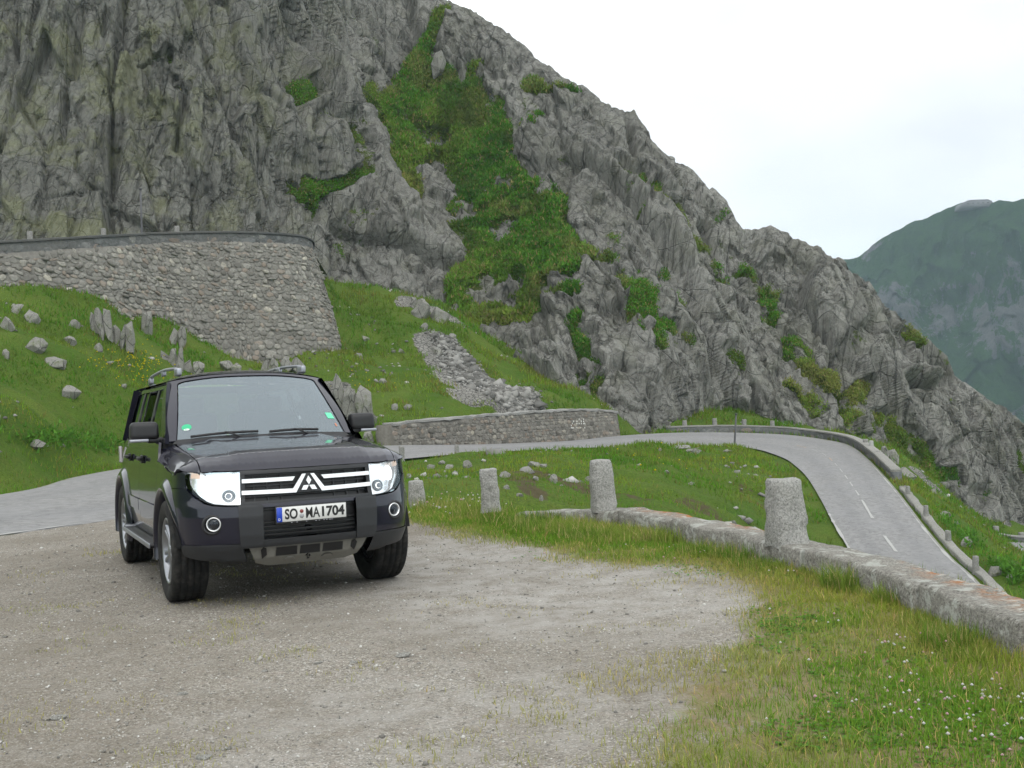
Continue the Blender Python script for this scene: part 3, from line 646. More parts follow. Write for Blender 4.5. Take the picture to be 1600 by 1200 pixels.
# white number daubed on the wall
V = []; F = []
for gi, (gx, rowsg) in enumerate([(0, ['###', '..#', '.#.', '#..', '###']), (4, ['.#', '##', '.#', '.#', '.#']), (7, ['###', '#.#', '###', '..#', '##.']), (11, ['###', '#..', '##.', '#..', '###'])]):
    for r, row in enumerate(rowsg):
        for c, ch in enumerate(row):
            if ch == '#' and random.random() < .72:
                px = 892 + (gx + c) * 1.75; py = 654 + r * 3.3; D = np.interp(px, [612, 700, 800, 885, 966], [44.2, 47.5, 52.3, 56.4, 60.4]) - .19
                for dx, dy in ((0, 0), (1.4, 0), (1.4, 2.2), (0, 2.2)): V.append(at(px + dx, py + dy, D - .02))
                F.append([len(V) - 4 + k for k in (3, 2, 1, 0)])
V = np.array(V); V = np.vstack([V, V + np.array([0, .03, 0])]); 
pm = mesh_np('painted_number', V - rl[0], np.array(F), plain('limewash', (.6, .6, .56), .9), rw)

# upper retaining wall with the rounded corner
up = [(-330, 447, 44, 372), (-150, 455, 45, 386), (0, 463, 46.5, 381), (70, 464, 48, 377), (175, 474, 51, 371), (245, 494, 54, 367), (290, 525, 55.6, 366), (350, 556, 57.3, 365), (400, 566, 58.2, 366), (440, 560, 59.2, 368), (470, 560, 60.5, 371)]
ul = []; uzt = []
for x, yb, D, yt in up:
    t_ = at(x, yt, D + .6); ul.append([t_[0], t_[1]]); uzt.append(t_[2])
c0 = np.array(ul[-1]); ul += [list(c0 + np.array(d)) for d in ((.25, .8), (.25, 2.4), (-.4, 5.5), (-2, 12))]; uzt += [uzt[-1] + z for z in (0, .0, .05, .1)]
ul = catmull(np.c_[np.array(ul), uzt], 5)
uzb = np.minimum(ter_z(ul[:, 0], ul[:, 1]) - 1.2, ul[:, 2] - 1)
uw = empty('retaining_wall', (ul[0][0], ul[0][1], 0)); tag(uw, 'tall rough rubble retaining wall holding up the upper road, its corner rounded and leaning', 'retaining wall')
o0 = np.array([ul[0][0], ul[0][1], 0])
uo = masonry('masonry', (ul - o0)[:, :2], ul[:, 2] - .42, uzb, M_MASON, .27, 1.0, .07, 41, .27, .6, parent=uw, ruddy=.10)
uc = masonry('parapet', (ul - o0)[:, :2], ul[:, 2] + .05, ul[:, 2] - .46, M_COPING, .5, .5, .012, 43, parent=uw, courses=True)
ribbon_box('coping', (ul - o0)[:, :2], .62, ul[:, 2] + .14, ul[:, 2] + .03, M_COPING, .5, .012, .02, 6, uw, side=-.22)
for x, y, D, lab in [(47, 378, 50.5, 'stone post rising behind the upper wall, farthest left'), (162, 373, 53.5, 'stone post on the upper wall left of the tall pole'), (277, 368, 57, 'stone post on the upper wall right of the tall pole')]:
    roadpost(x, y, D, .66, lab, 'stone posts along the upper road', wd=.26)
# upper road bed behind it
V = np.array([[p[0], p[1] + .8, p[2] - .45] for p in ul[:-14]]); V2 = V + np.array([-1.5, 14, .3])
ur = mesh_np('upper_road', np.vstack([V, V2]), np.array([[i, i + 1, len(V) + i + 1, len(V) + i] for i in range(len(V) - 1)]), M_ROAD, attrs={'verge': np.zeros(2 * len(V))}); tag(ur, kind='structure')

# lower road fragment with its parapet
la = np.array([at(1530, 838, 80), at(1560, 846, 76.5), at(1600, 850, 76), at(1660, 852, 76.5), at(1760, 856, 78)])
lb = np.array([at(1545, 846, 73), at(1565, 858, 72), at(1602, 884, 64), at(1680, 900, 62), at(1800, 905, 62)])
A, B = catmull(la, 5), catmull(lb, 5); V = np.vstack([A, B]) + np.array([0, 0, .12])
lr = mesh_np('lower_road', V, np.array([[i, i + 1, len(A) + i + 1, len(A) + i] for i in range(len(A) - 1)]), M_ROAD, attrs={'verge': np.zeros(len(V))}); tag(lr, kind='structure')
lp = empty('parapet_wall', tuple(A[0])); tag(lp, 'short dark parapet beside the lower road at the right edge of the view', 'parapet wall')
q = A[4:] - A[0]; masonry('masonry', q, q[:, 2] + .45, q[:, 2] - .3, M_COPING, .5, .4, .015, 51, parent=lp, courses=True)
ribbon_box('coping', q, .5, q[:, 2] + .55, q[:, 2] + .45, M_FARPOST, .6, .01, .02, 8, lp, side=-.2)
roadpost(1557, 846, 77, 1.25, 'stone post at the end of the lower parapet', 'stone posts by the lower road', wd=.4)
roadpost(1596, 848, 77, .9, 'stone post against the right end of the lower parapet', 'stone posts by the lower road', wd=.4)
# ------------------------------------------------------------------ cliff
cpts = [(-400, -200, 84), (-400, 450, 60), (0, -180, 76), (0, 0, 72.5), (0, 200, 68.5), (0, 442, 63), (230, -150, 78), (230, 0, 74), (230, 250, 69.5), (230, 440, 66), (450, -150, 86), (450, 0, 81), (450, 200, 76), (450, 430, 72),
        (490, 100, 83), (540, 0, 94), (560, 150, 88.5), (540, 300, 82), (520, 430, 77.5), (620, -120, 112), (620, 0, 104), (620, 150, 95), (620, 300, 84), (620, 460, 75), (700, 120, 100), (740, 250, 92), (770, 380, 82), (740, 480, 75.5), (800, 545, 70.8),
        (880, 300, 82), (900, 450, 74.5), (930, 580, 67.5), (1000, 400, 76.5), (1000, 550, 69.5), (1000, 672, 65), (1150, 420, 82), (1150, 550, 77), (1150, 672, 73.2), (1300, 450, 83), (1300, 570, 77.5), (1300, 678, 73), (1400, 600, 81.5), (1400, 700, 77), (1500, 650, 84.5), (1500, 785, 79.5),
        (1600, 740, 86), (1600, 838, 83), (1720, 845, 86), (1850, 900, 88),
        (700, 0, 106), (760, 35, 103), (870, 110, 96), (990, 180, 92), (1080, 260, 89), (1165, 355, 85.5), (1280, 385, 86), (1400, 495, 86.5), (1530, 620, 87.5), (1620, 672, 89), (1850, 840, 94)]
cpts = np.array(cpts, float)
_cd = rbf(np.c_[cpts[:, 0] / 100, cpts[:, 1] / 100], np.log(cpts[:, 2]), .35, .004)
FOOT = [(-600, 450), (0, 442), (230, 440), (455, 432), (505, 438), (600, 464), (660, 482), (720, 506), (800, 560), (880, 610), (945, 641), (975, 674), (1050, 676), (1150, 676), (1280, 684), (1330, 694), (1400, 704), (1450, 750), (1500, 792), (1560, 830), (1620, 842), (1900, 905)]
RIDGE = [(-600, -300), (300, -280), (480, -220), (600, -90), (660, -20), (700, 0), (730, 12), (762, 32), (785, 48), (805, 60), (835, 88), (860, 102), (870, 112), (905, 133), (935, 152), (960, 168), (990, 178), (1010, 205), (1030, 232), (1045, 246), (1078, 258), (1095, 280), (1110, 295), (1135, 312), (1150, 338), (1162, 356), (1185, 357), (1200, 353), (1218, 355), (1240, 371), (1262, 380), (1285, 388), (1305, 408), (1322, 432), (1350, 452), (1385, 482), (1420, 505), (1452, 530), (1480, 556), (1497, 590), (1530, 618), (1560, 640), (1600, 660), (1660, 705), (1760, 770), (1900, 870)]
us = np.arange(-420, 1850, 1.9); nt_ = 560
ft = np.interp(us, *zip(*FOOT)) + 22; rg_ = np.interp(us, *zip(*RIDGE)) + 3 * vnoise(P3(us / 14, 0), 3) + 1.6 * vnoise(P3(us / 4, 0), 4)
ts = np.linspace(0, 1, nt_)
PU = np.broadcast_to(us[None], (nt_, len(us))); PV = ft[None] * (1 - ts[:, None]) + rg_[None] * ts[:, None]
DD = np.exp(_cd(np.stack([PU / 100, PV / 100], -1)))
B0 = at(PU, PV, DD)
# normals of the smooth base
du = np.gradient(B0, axis=1); dv = np.gradient(B0, axis=0); NB = np.cross(du, dv); NB /= np.linalg.norm(NB, axis=-1)[..., None]
if (NB[..., 1].mean() > 0): NB = -NB
CAPS = [(690, 20, 660, 90, 16), (665, 90, 640, 120, 22), (700, 140, 740, 200, 38), (740, 200, 770, 300, 56), (770, 300, 800, 400, 68), (780, 400, 790, 450, 58), (735, 430, 745, 480, 38), (860, 320, 880, 400, 28), (600, 150, 640, 230, 22), (640, 130, 690, 230, 24), (620, 240, 640, 290, 10),
        (545, 215, 575, 265, 12), (490, 300, 575, 270, 14), (450, 302, 500, 330, 7), (520, 370, 540, 400, 6), (225, 103, 262, 100, 8), (268, 138, 285, 143, 5), (470, 136, 500, 132, 10), (900, 505, 915, 590, 12), (940, 600, 935, 640, 8),
        (830, 130, 900, 150, 5), (965, 262, 1000, 288, 9), (1020, 290, 1090, 370, 8), (1080, 360, 1150, 420, 12), (1130, 400, 1200, 445, 9), (925, 390, 1000, 460, 15), (960, 430, 1050, 540, 10), (1195, 480, 1230, 545, 12), (1230, 540, 1300, 590, 12), (1290, 585, 1345, 625, 13), (1330, 620, 1385, 680, 18), (1385, 670, 1440, 750, 22),
        (1405, 500, 1435, 525, 6), (845, 470, 900, 470, 6), (1100, 655, 1105, 665, 6), (990, 480, 1000, 520, 6), (1430, 690, 1480, 760, 8), (1590, 700, 1600, 760, 8), (1200, 445, 1215, 500, 8), (1000, 290, 1010, 320, 5), (1060, 450, 1075, 470, 6), (1230, 600, 1280, 640, 5)]
gm = np.zeros(PU.shape); WX = PU + 14 * fbm(P3(PU / 30, PV / 30), 3, 71) * 1.6; WY = PV + 14 * fbm(P3(PU / 30, PV / 30), 3, 75) * 1.6
for x0, y0, x1, y1, r in CAPS:
    ab = np.array([x1 - x0, y1 - y0], float); L = ab @ ab; t = np.clip(((WX - x0) * ab[0] + (WY - y0) * ab[1]) / L, 0, 1)
    d = np.hypot(WX - x0 - t * ab[0], WY - y0 - t * ab[1]); gm = np.maximum(gm, 1 - smoothstep(r * .65, r * 1.35, d))
# rock relief: steep dipping plates
Q = B0.copy(); Q = Q + .6 * np.stack([fbm(B0 / 11, 3, 101), fbm(B0 / 11, 3, 105), fbm(B0 / 11, 3, 109)], -1) * 1.6
lean = np.where(PU < 480, .05, .22)
Q[..., 0] = Q[..., 0] + lean * Q[..., 2]
qx = Q[..., 0]
S = lambda a, b, c: np.stack([qx / a, Q[..., 1] / b, Q[..., 2] / c], -1)
p1, e1 = plates(S(8, 11, 36), 201, 1.7); p2, e2 = plates(S(2.4, 3.5, 15), 211, 1.8); p3, e3 = plates(S(.95, 1.5, 10), 221, 1.6); p4, e4 = plates(S(.45, .7, 1.5), 231, 1.5)
ribs = fbm(S(7, 14, 40), 3, 250)
brk = .42 + .68 * smoothstep(-.3, .3, fbm(B0 / np.array([9, 9, 16]), 3, 295))
disp = .95 * p1 + .55 * p2 * (.5 + .5 * brk) + .6 * ribs
fine = .30 * p3 * (.4 + .6 * brk) + .13 * p4 * brk + .05 * brk * fbm(B0 / .7, 3, 260)
groove = .6 * (1 - smoothstep(0, .07, e1)) + .45 * (1 - smoothstep(0, .07, e2)) * smoothstep(-.3, .2, fbm(B0 / 9, 2, 290)) + .12 * (1 - smoothstep(0, .1, e3))
def blur(a, k):
    for _ in range(k): a[1:-1, 1:-1] = .4 * a[1:-1, 1:-1] + .15 * (a[:-2, 1:-1] + a[2:, 1:-1] + a[1:-1, :-2] + a[1:-1, 2:])
    return a
disp = blur(disp - groove, 3) + fine
soft = 1.0 * fbm(B0 / 5, 4, 270) + .35 * fbm(B0 / .9, 3, 280)
# distinct features: overhang, a dark gully beside the big face
def capm(x0, y0, x1, y1, r):
    ab = np.array([x1 - x0, y1 - y0], float); t = np.clip(((PU - x0) * ab[0] + (PV - y0) * ab[1]) / (ab @ ab), 0, 1); return np.exp(-(np.hypot(PU - x0 - t * ab[0], PV - y0 - t * ab[1]) / r) ** 2)
feat = -2.4 * capm(1395, 607, 1448, 611, 5) - 2.0 * capm(470, 0, 500, 110, 10) - 1.6 * capm(500, 110, 540, 210, 8) - .9 * capm(128, 20, 118, 130, 6) - .7 * capm(110, 130, 100, 230, 5) - .6 * capm(290, 150, 275, 235, 4) + .9 * capm(1390, 592, 1450, 596, 7)
feat += -2.2 * capm(1110, 340, 1130, 380, 7) - 2.0 * capm(1310, 560, 1325, 640, 6) - 1.8 * capm(1385, 470, 1400, 560, 5) - 2.5 * capm(700, 150, 830, 200, 4) * 0 - 1.5 * capm(980, 190, 990, 250, 6) - 1.5 * capm(1170, 610, 1185, 660, 5)
capm2 = lambda x0, y0, x1, y1, r: np.exp(-((np.hypot(PU - x0 - np.clip(((PU - x0) * (x1 - x0) + (PV - y0) * (y1 - y0)) / ((x1 - x0) ** 2 + (y1 - y0) ** 2), 0, 1) * (x1 - x0), PV - y0 - np.clip(((PU - x0) * (x1 - x0) + (PV - y0) * (y1 - y0)) / ((x1 - x0) ** 2 + (y1 - y0) ** 2), 0, 1) * (y1 - y0))) / r) ** 2)
gn_ = fbm(B0 / 2.6, 4, 610); gb = smoothstep(.0, 1.0, gm) * .9
big = (PU > 600) & (PU < 930) & (PV < 500); gm = np.clip(np.where(big, gm * (1.0 + 2.0 * np.minimum(gn_ + .10, 0)) * (1 - .9 * capm2(688, 255, 698, 290, 15)) * (1 - .8 * capm2(745, 455, 800, 470, 9)), gm * (.62 + 1.3 * gn_)), 0, 1)
gm = np.clip(gm + .34 * smoothstep(.18, .5, fbm(P3(PU / 46, PV / 60), 3, 615)) * smoothstep(380, 520, PU), 0, 1)
gs = np.clip(gm, 0, 1)
edge = np.minimum(ts / .04, 1)[:, None]; topf = smoothstep(0, .07, 1 - ts)[:, None] * .8 + .2
disp = (disp * (1 - .82 * gs) + soft * gs - 1.0 * gs * (1 - gs) * 2 + feat) * edge * topf
for _ in range(0):
    disp[1:-1, 1:-1] = .60 * disp[1:-1, 1:-1] + .10 * (disp[:-2, 1:-1] + disp[2:, 1:-1] + disp[1:-1, :-2] + disp[1:-1, 2:])
CB = B0 + NB * disp[..., None]
# back of the ridge: falls away behind
bk = []
top = CB[-1]
for dy, dz in ((1.5, .3), (4, .3), (9, -2), (20, -12), (45, -45), (80, -95)):
    b = top + np.array([0, dy, dz]); b[:, 2] += .8 * fbm(P3(top[:, 0] / 2, dy), 2, 300); bk.append(b)
CB = np.concatenate([CB, np.stack(bk)], 0); ext = lambda a: np.concatenate([a, np.repeat(a[-1:], 6, 0)], 0)
lichen_shade = smoothstep(620, 250, PU) * .9 + .25  # lichen amount, also carrying the painted shade of the left face
cl = mesh_np('cliff', CB.reshape(-1, 3), grid_faces(*CB.shape[:2])[:, ::-1], M_CLIFF, smooth=False, attrs={'green': ext(gm * .95 + .02).ravel(), 'plate': ext(np.clip(p2 * .5 + .5, 0, 1) * .6 + .2 * p3 + .2).ravel(), 'lichen': ext(lichen_shade).ravel()})
tag(cl, kind='structure')

# ------------------------------------------------------------------ far mountain across the valley
def m_far():
    n = NM('far_mountainside', .95, .1)
    g = n.mix(n.noise(.02, 5), (.022, .068, .018), (.042, .10, .024)); g = n.mix(n.ramp(n.noise(.12, 5, rough=.7), [(.4, 0), (.65, .7)]), g, (.018, .045, .02))
    r = n.mix(n.noise(.16, 7, n.map((1, 1, .3)), .75), (.035, .034, .040), (.27, .26, .27))
    k = n.math('ADD', n.attr('rocky'), n.math('MULTIPLY', n.math('SUBTRACT', n.noise(.09, 8, n.map((1, 1, .35)), .8), .5), 1.5))
    col = n.mix(n.ramp(k, [(.50, 0), (.58, 1)]), g, r)
    return n.done(col, None, n.bump(n.noise(.16, 8, n.map((1, 1, .4)), .8), 1.0, 14))
fpts = np.array([(1200, 420, 900), (1310, 404, 860), (1400, 360, 820), (1520, 318, 780), (1600, 315, 750), (1800, 300, 720), (2000, 280, 710), (1200, 760, 800), (1400, 760, 710), (1600, 760, 650), (1800, 760, 620), (2000, 760, 600), (1450, 480, 760), (1600, 480, 700), (1800, 500, 670), (1400, 430, 800)], float)
_fd = rbf(np.c_[fpts[:, 0] / 100, fpts[:, 1] / 100], np.log(fpts[:, 2]), .5, .004)
fu = np.arange(1180, 2100, 2.2)
FR = [(1180, 425), (1290, 412), (1310, 405), (1340, 403), (1350, 396), (1380, 371), (1405, 358), (1430, 345), (1450, 340), (1472, 329), (1490, 322), (1503, 316), (1520, 314), (1555, 316), (1565, 312), (1580, 316), (1600, 311), (1640, 300), (1750, 290), (1900, 280), (2100, 270)]
fr = np.interp(fu, *zip(*FR)) + 1.2 * vnoise(P3(fu / 6, 3), 5); tf = np.linspace(0, 1, 260)
FU = np.broadcast_to(fu[None], (260, len(fu))); FV = 800 * (1 - tf[:, None]) + fr[None] * tf[:, None]
FB = at(FU, FV, np.exp(_fd(np.stack([FU / 100, FV / 100], -1))))
dsp = 26 * fbm(P3(FB[..., 0] / 90 + .006 * FB[..., 2], FB[..., 1] / 90, FB[..., 2] / 260), 4, 400) * 1.7
rdg = 1 - np.abs(fbm(P3(FB[..., 0] / 60 + FB[..., 2] * .006, FB[..., 1] / 80, FB[..., 2] / 170), 4, 410)) * 2.6
pf1, _ = plates(np.stack([FB[..., 0] / 30, FB[..., 1] / 40, FB[..., 2] / 60], -1), 420); pf2, _ = plates(np.stack([FB[..., 0] / 9, FB[..., 1] / 14, FB[..., 2] / 22], -1), 430)
tot = (dsp + 12 * rdg + 6 * pf1 + 3.2 * pf2 + 3 * fbm(FB / 12, 4, 450)) * smoothstep(0, .12, 1 - tf)[:, None]
FB = FB + np.array([-.35, -.93, .1]) * tot[..., None]
rocky = np.clip(.30 + .35 * (rdg - .55) + .12 * pf1 + .25 * fbm(P3(FB[..., 0] / 70, FB[..., 1] / 70, FB[..., 2] / 40), 3, 440) + .18 * smoothstep(.35, .6, tf)[:, None] * smoothstep(.95, .7, tf)[:, None], 0, 1)
bk = [FB[-1] + np.array(d) for d in ((0, 8, 0), (3, 30, -8), (5, 120, -90))]
FB = np.concatenate([FB, np.stack(bk)], 0); rocky = np.concatenate([rocky, np.repeat(rocky[-1:], 3, 0)], 0)
mt = mesh_np('mountain', FB.reshape(-1, 3), grid_faces(*FB.shape[:2])[:, ::-1], m_far(), smooth=False, attrs={'rocky': rocky.ravel()}); tag(mt, kind='structure')
# fort-like stone building on its top
fb = at(1503, 318, 770); fe = at(1551, 316, 770); bt = empty('summit_building', tuple(fb)); tag(bt, 'low pale stone building on the summit of the distant mountain', 'building')
def box_mesh(name, x0, x1, y0, y1, z0, z1, mat, parent, inset=0.0):
    V = [(x + (0 if z == z0 else (inset if x == x0 else -inset)), y, z) for z in (z0, z1) for x, y in ((x0, y0), (x1, y0), (x1, y1), (x0, y1))]
    return mesh_np(name, V, np.array([[3, 2, 1, 0], [4, 5, 6, 7], [0, 1, 5, 4], [1, 2, 6, 5], [2, 3, 7, 6], [3, 0, 4, 7]]), mat, parent)
Lb = float(fe[0] - fb[0]); box_mesh('wall', 0, Lb, -2, 14, -3.5, .9, plain('bunker_stone', (.12, .115, .12), .9), bt, 1.5); box_mesh('roof', 2.2, Lb - 1.2, -1, 13, .9, 2.2, plain('roof_slab', (.12, .12, .13), .8), bt, 2.5)
for k in range(5): box_mesh('window', 3 + k * 3.6, 4.6 + k * 3.6, -2.12, -2.02, -.8, .1, M_STEEL, bt)

# valley floor far below, reaching to the horizon
vf = mesh_np('valley_floor', [(-2600, -2600, -150), (2600, -2600, -150), (2600, 2600, -150), (-2600, 2600, -150)], np.array([[0, 1, 2, 3]]), plain('valley_green', (.06, .10, .03), .95)); tag(vf, kind='structure')

# ------------------------------------------------------------------ boulders and slabs
def hull(pts, bev=.03):
    bm = bmesh.new()
    for p in pts: bm.verts.new(p)
    r = bmesh.ops.convex_hull(bm, input=bm.verts); bmesh.ops.delete(bm, geom=list({g for g in r['geom_interior'] + r['geom_unused'] if isinstance(g, bmesh.types.BMVert)}), context='VERTS')
    bmesh.ops.dissolve_limit(bm, angle_limit=rad(14), verts=bm.verts, edges=bm.edges)
    bmesh.ops.bevel(bm, geom=list(bm.edges), offset=bev, segments=1, affect='EDGES', profile=.6)
    bmesh.ops.triangulate(bm, faces=bm.faces)
    return bm
def rock_pts(rg, sx, sy, sz, n=16, slab=0):
    P = rg.normal(0, 1, (n, 3)); P /= np.linalg.norm(P, axis=1)[:, None]; e = 3.0
    P *= ((np.abs(P) ** e).sum(1) ** (-1 / e))[:, None]; P *= rg.uniform(.78, 1.05, (n, 1)); return P * np.array([sx, sy, sz]) / 2
def rock_obj(name, parts, mat, sub=2, ns=.02, s=0):
    """parts: list of (center, points, tilt) joined into one weathered rock"""
    allbm = bmesh.new()
    for bmx in parts:
        me = bpy.data.meshes.new('t'); bmx.to_mesh(me); bmx.free(); allbm.from_mesh(me); bpy.data.meshes.remove(me)
    bmesh.ops.subdivide_edges(allbm, edges=allbm.edges, cuts=sub, use_grid_fill=True)
    me = bpy.data.meshes.new(name); allbm.to_mesh(me); allbm.free()
    n = len(me.vertices); V = np.empty(n * 3, np.float32); me.vertices.foreach_get('co', V); V = V.reshape(-1, 3).astype(float)
    sc = max(V.max(0) - V.min(0)); V = V + ns * sc * np.stack([fbm(V * 5 / sc + s, 3, s + k) for k in range(3)], -1) * 1.6
    me.vertices.foreach_set('co', V.astype(np.float32).ravel()); me.materials.append(mat); me.update()
    o = bpy.data.objects.new(name, me); COL.objects.link(o); return o
def boulder(px, py, wpx, hpx, lab, grp='boulders on the grassy slopes', slab=1, lean=0.0, s=None, depth=.8, name='boulder', pos=None, sink=.45):
    s = int(px * 7 + py) if s is None else s; rg = np.random.default_rng(s)
    p = hit(px, py) if pos is None else at(*pos)
    if p is None: return
    m = p[1] / FPX; W_, H_ = wpx * m, hpx * m * (1 + sink)
    parts = []
    for k in range(slab):
        w1 = W_ / slab * (1.08 if slab > 1 else 1); pts = rock_pts(rg, w1, W_ * depth if slab == 1 else max(w1, .5 * W_ * depth), H_ * (1 if slab == 1 else rg.uniform(.72, 1.05)), 18 if slab == 1 else 14)
        if slab > 1: pts[:, 2] *= 1.05; pts = np.sign(pts) * np.abs(pts) ** .85 * 1.0
        cx = (k - (slab - 1) / 2) * W_ / slab; bmx = hull(pts + np.array([cx, rg.uniform(-.1, .1) * W_, 0]), .02 * W_); parts.append(bmx)
    o = rock_obj(name, parts, M_BOULDER, 2 if wpx > 25 else 1, .02, s % 97)
    o.location = (p[0], p[1] + W_ * depth * .25, p[2] + H_ * .5 - hpx * m * sink); o.rotation_euler = (rg.uniform(-.1, .1), lean, rg.uniform(-.25, .25))
    return tag(o, lab, 'boulder', grp)
BIG = [  # base centre x, base y, width, height in survey pixels
    (156, 528, 34, 56, 'fractured upright slab, tallest and leftmost of the slab group under the upper wall', 3, -.1), (186, 543, 40, 44, 'ribbed rock slab, lower right of the group under the upper wall', 4, .0),
    (228, 522, 22, 38, 'single upright grey slab tight under the foot of the upper wall', 1, .08), (268, 572, 34, 34, 'split blocky rock balanced just above the car roof rail', 3, .0), (276, 540, 24, 34, 'narrow broken rock against the foot of the upper wall', 2, .1),
    (300, 586, 34, 22, 'broken pale rock right behind the left roof rail', 2, 0), (362, 583, 36, 22, 'low grey rock above the middle of the car roof', 2, .1), (420, 582, 26, 26, 'small blocky rock above the right part of the roof', 2, 0), (456, 582, 34, 28, 'double rock touching the wall foot above the right roof rail', 2, 0),
    (520, 648, 30, 66, 'tall narrow rock spire just right of the windscreen', 2, .05), (557, 657, 46, 68, 'largest boulder, fissured and upright, behind the right wing mirror', 2, 0), (580, 664, 18, 16, 'small block at the lower right of the largest boulder', 1, 0),
    (598, 692, 34, 26, 'rounded rock at the left end of the long low wall', 1, 0), (575, 690, 22, 18, 'low rock between the wing mirror and the long low wall', 1, 0),
    (28, 490, 26, 16, 'pale rounded stone highest on the left slope, just under the wall', 1, 0), (44, 502, 34, 20, 'grey boulder under the upper wall at far left', 1, .2), (8, 516, 26, 22, 'boulder cut by the left edge of the view', 1, 0),
    (52, 548, 44, 24, 'broad flat boulder half sunk in the left slope', 1, .1), (86, 574, 44, 16, 'long pale tilted slab lying alone on the left slope', 1, .35), (107, 538, 22, 16, 'small angular stone with a dark underside on the left slope', 1, .4), (115, 512, 18, 14, 'small stone left of the slab group', 1, .2),
    (108, 625, 36, 26, 'dark mossy rock in the lower left slope', 1, .1), (52, 700, 32, 15, 'pale rounded stone lowest on the left slope, near the road', 1, 0), (172, 570, 14, 8, 'small white stone below the slab group', 1, 0), (193, 606, 14, 8, 'small pale stone left of the car roof', 1, 0), (152, 548, 16, 14, 'dull stone directly below the leftmost slab', 1, 0), (8, 560, 12, 16, 'small stone at the very left edge above the road', 1, 0),
    (672, 503, 56, 36, 'big tilted pale slab at the top of the right grass slope, by the cliff foot', 2, .55), (650, 478, 24, 14, 'small pale blocks above the tilted slab', 2, .3), (662, 515, 14, 12, 'thin stone under the tilted slab', 1, .7), (707, 530, 14, 10, 'white stone above the scree', 1, 0), (680, 553, 26, 12, 'flat stone at the head of the scree', 1, .3), (571, 533, 16, 8, 'pale flat stone in the middle of the right grass slope', 1, .5), (628, 552, 14, 8, 'small flat stone left of the scree head', 1, .5),
    (617, 640, 12, 10, 'left one of two white stones above the long low wall', 1, 0), (637, 640, 13, 12, 'right one of two white stones above the long low wall', 1, .3), (597, 600, 14, 10, 'stone behind the boulders, half way up the slope', 1, 0),
    (731, 732, 16, 14, 'white block just left of the third granite post', 1, 0), (789, 746, 20, 10, 'pale flat stone right of the third granite post', 1, .1), (792, 765, 12, 8, 'white stone low beside the third granite post', 1, 0), (812, 776, 14, 6, 'flat white stone behind the start of the low wall', 1, 0), (836, 731, 26, 10, 'jagged grey stone in the middle of the hollow', 1, .3), (850, 731, 14, 7, 'flake of stone right of the jagged one', 1, .2), (837, 751, 12, 8, 'grey stone on the path in the hollow', 1, .2),
    (865, 755, 14, 16, 'upright pointed stone in the hollow between two posts', 1, 0), (920, 752, 13, 8, 'white stone just left of the middle granite post', 1, .3), (846, 783, 8, 10, 'dark hole-like stone behind the wall', 1, 0), (702, 733, 14, 9, 'white stone in the grass near the smallest post', 1, 0), (690, 726, 14, 8, 'grey stone in a cluster near the smallest post', 1, 0), (673, 733, 14, 9, 'grey stone right next to the lowest post', 1, 0), (711, 742, 10, 7, 'small white stone below the cluster', 1, 0),
    (1052, 703, 14, 5, 'flat stone left of the slab pile inside the bend', 1, 0), (1066, 700, 30, 5, 'thin slab on top of the pile inside the bend', 1, 0), (1085, 708, 28, 8, 'larger flat slab of the pile inside the bend', 1, 0), (1136, 706, 16, 4, 'thin flat stone left of the leaning pole', 1, 0), (1042, 740, 12, 6, 'white stone in the right half of the hollow', 1, 0), (1081, 758, 12, 6, 'whitish stone low in the hollow, left of the track', 1, 0), (1032, 704, 10, 4, 'little pale stone by the road, right of centre', 1, 0),
    (686, 122, 26, 50, 'tall pale upright slab high in the green gully of the cliff', 1, 0),
    (1392, 722, 24, 26, 'rock outcrop just beyond the parapet end', 2, 0), (1420, 750, 30, 20, 'grey rock below the outcrop, outside the road', 1, 0), (1475, 760, 20, 22, 'upright rock on the outer slope below the cliff', 1, 0), (1458, 772, 14, 9, 'white stone on the outer slope', 1, 0), (1480, 808, 20, 10, 'flat rock half buried on the outer slope', 1, .2), (1556, 900, 22, 16, 'rock on the leafy bank right of the lowest kerb post', 1, .3), (1578, 905, 10, 8, 'small stone at the right edge on the leafy bank', 1, 0), (1510, 855, 18, 18, 'tilted rock just outside the kerb', 1, .5)]
for x, y, w_, h_, lab, sl, ln in BIG:
    if y < 200: boulder(x, y, w_, h_, lab, 'boulders on the grassy slopes', sl, ln, pos=(x, y, 99.5), sink=.1)
    else: boulder(x, y, w_, h_, lab, 'boulders on the grassy slopes', sl, ln)

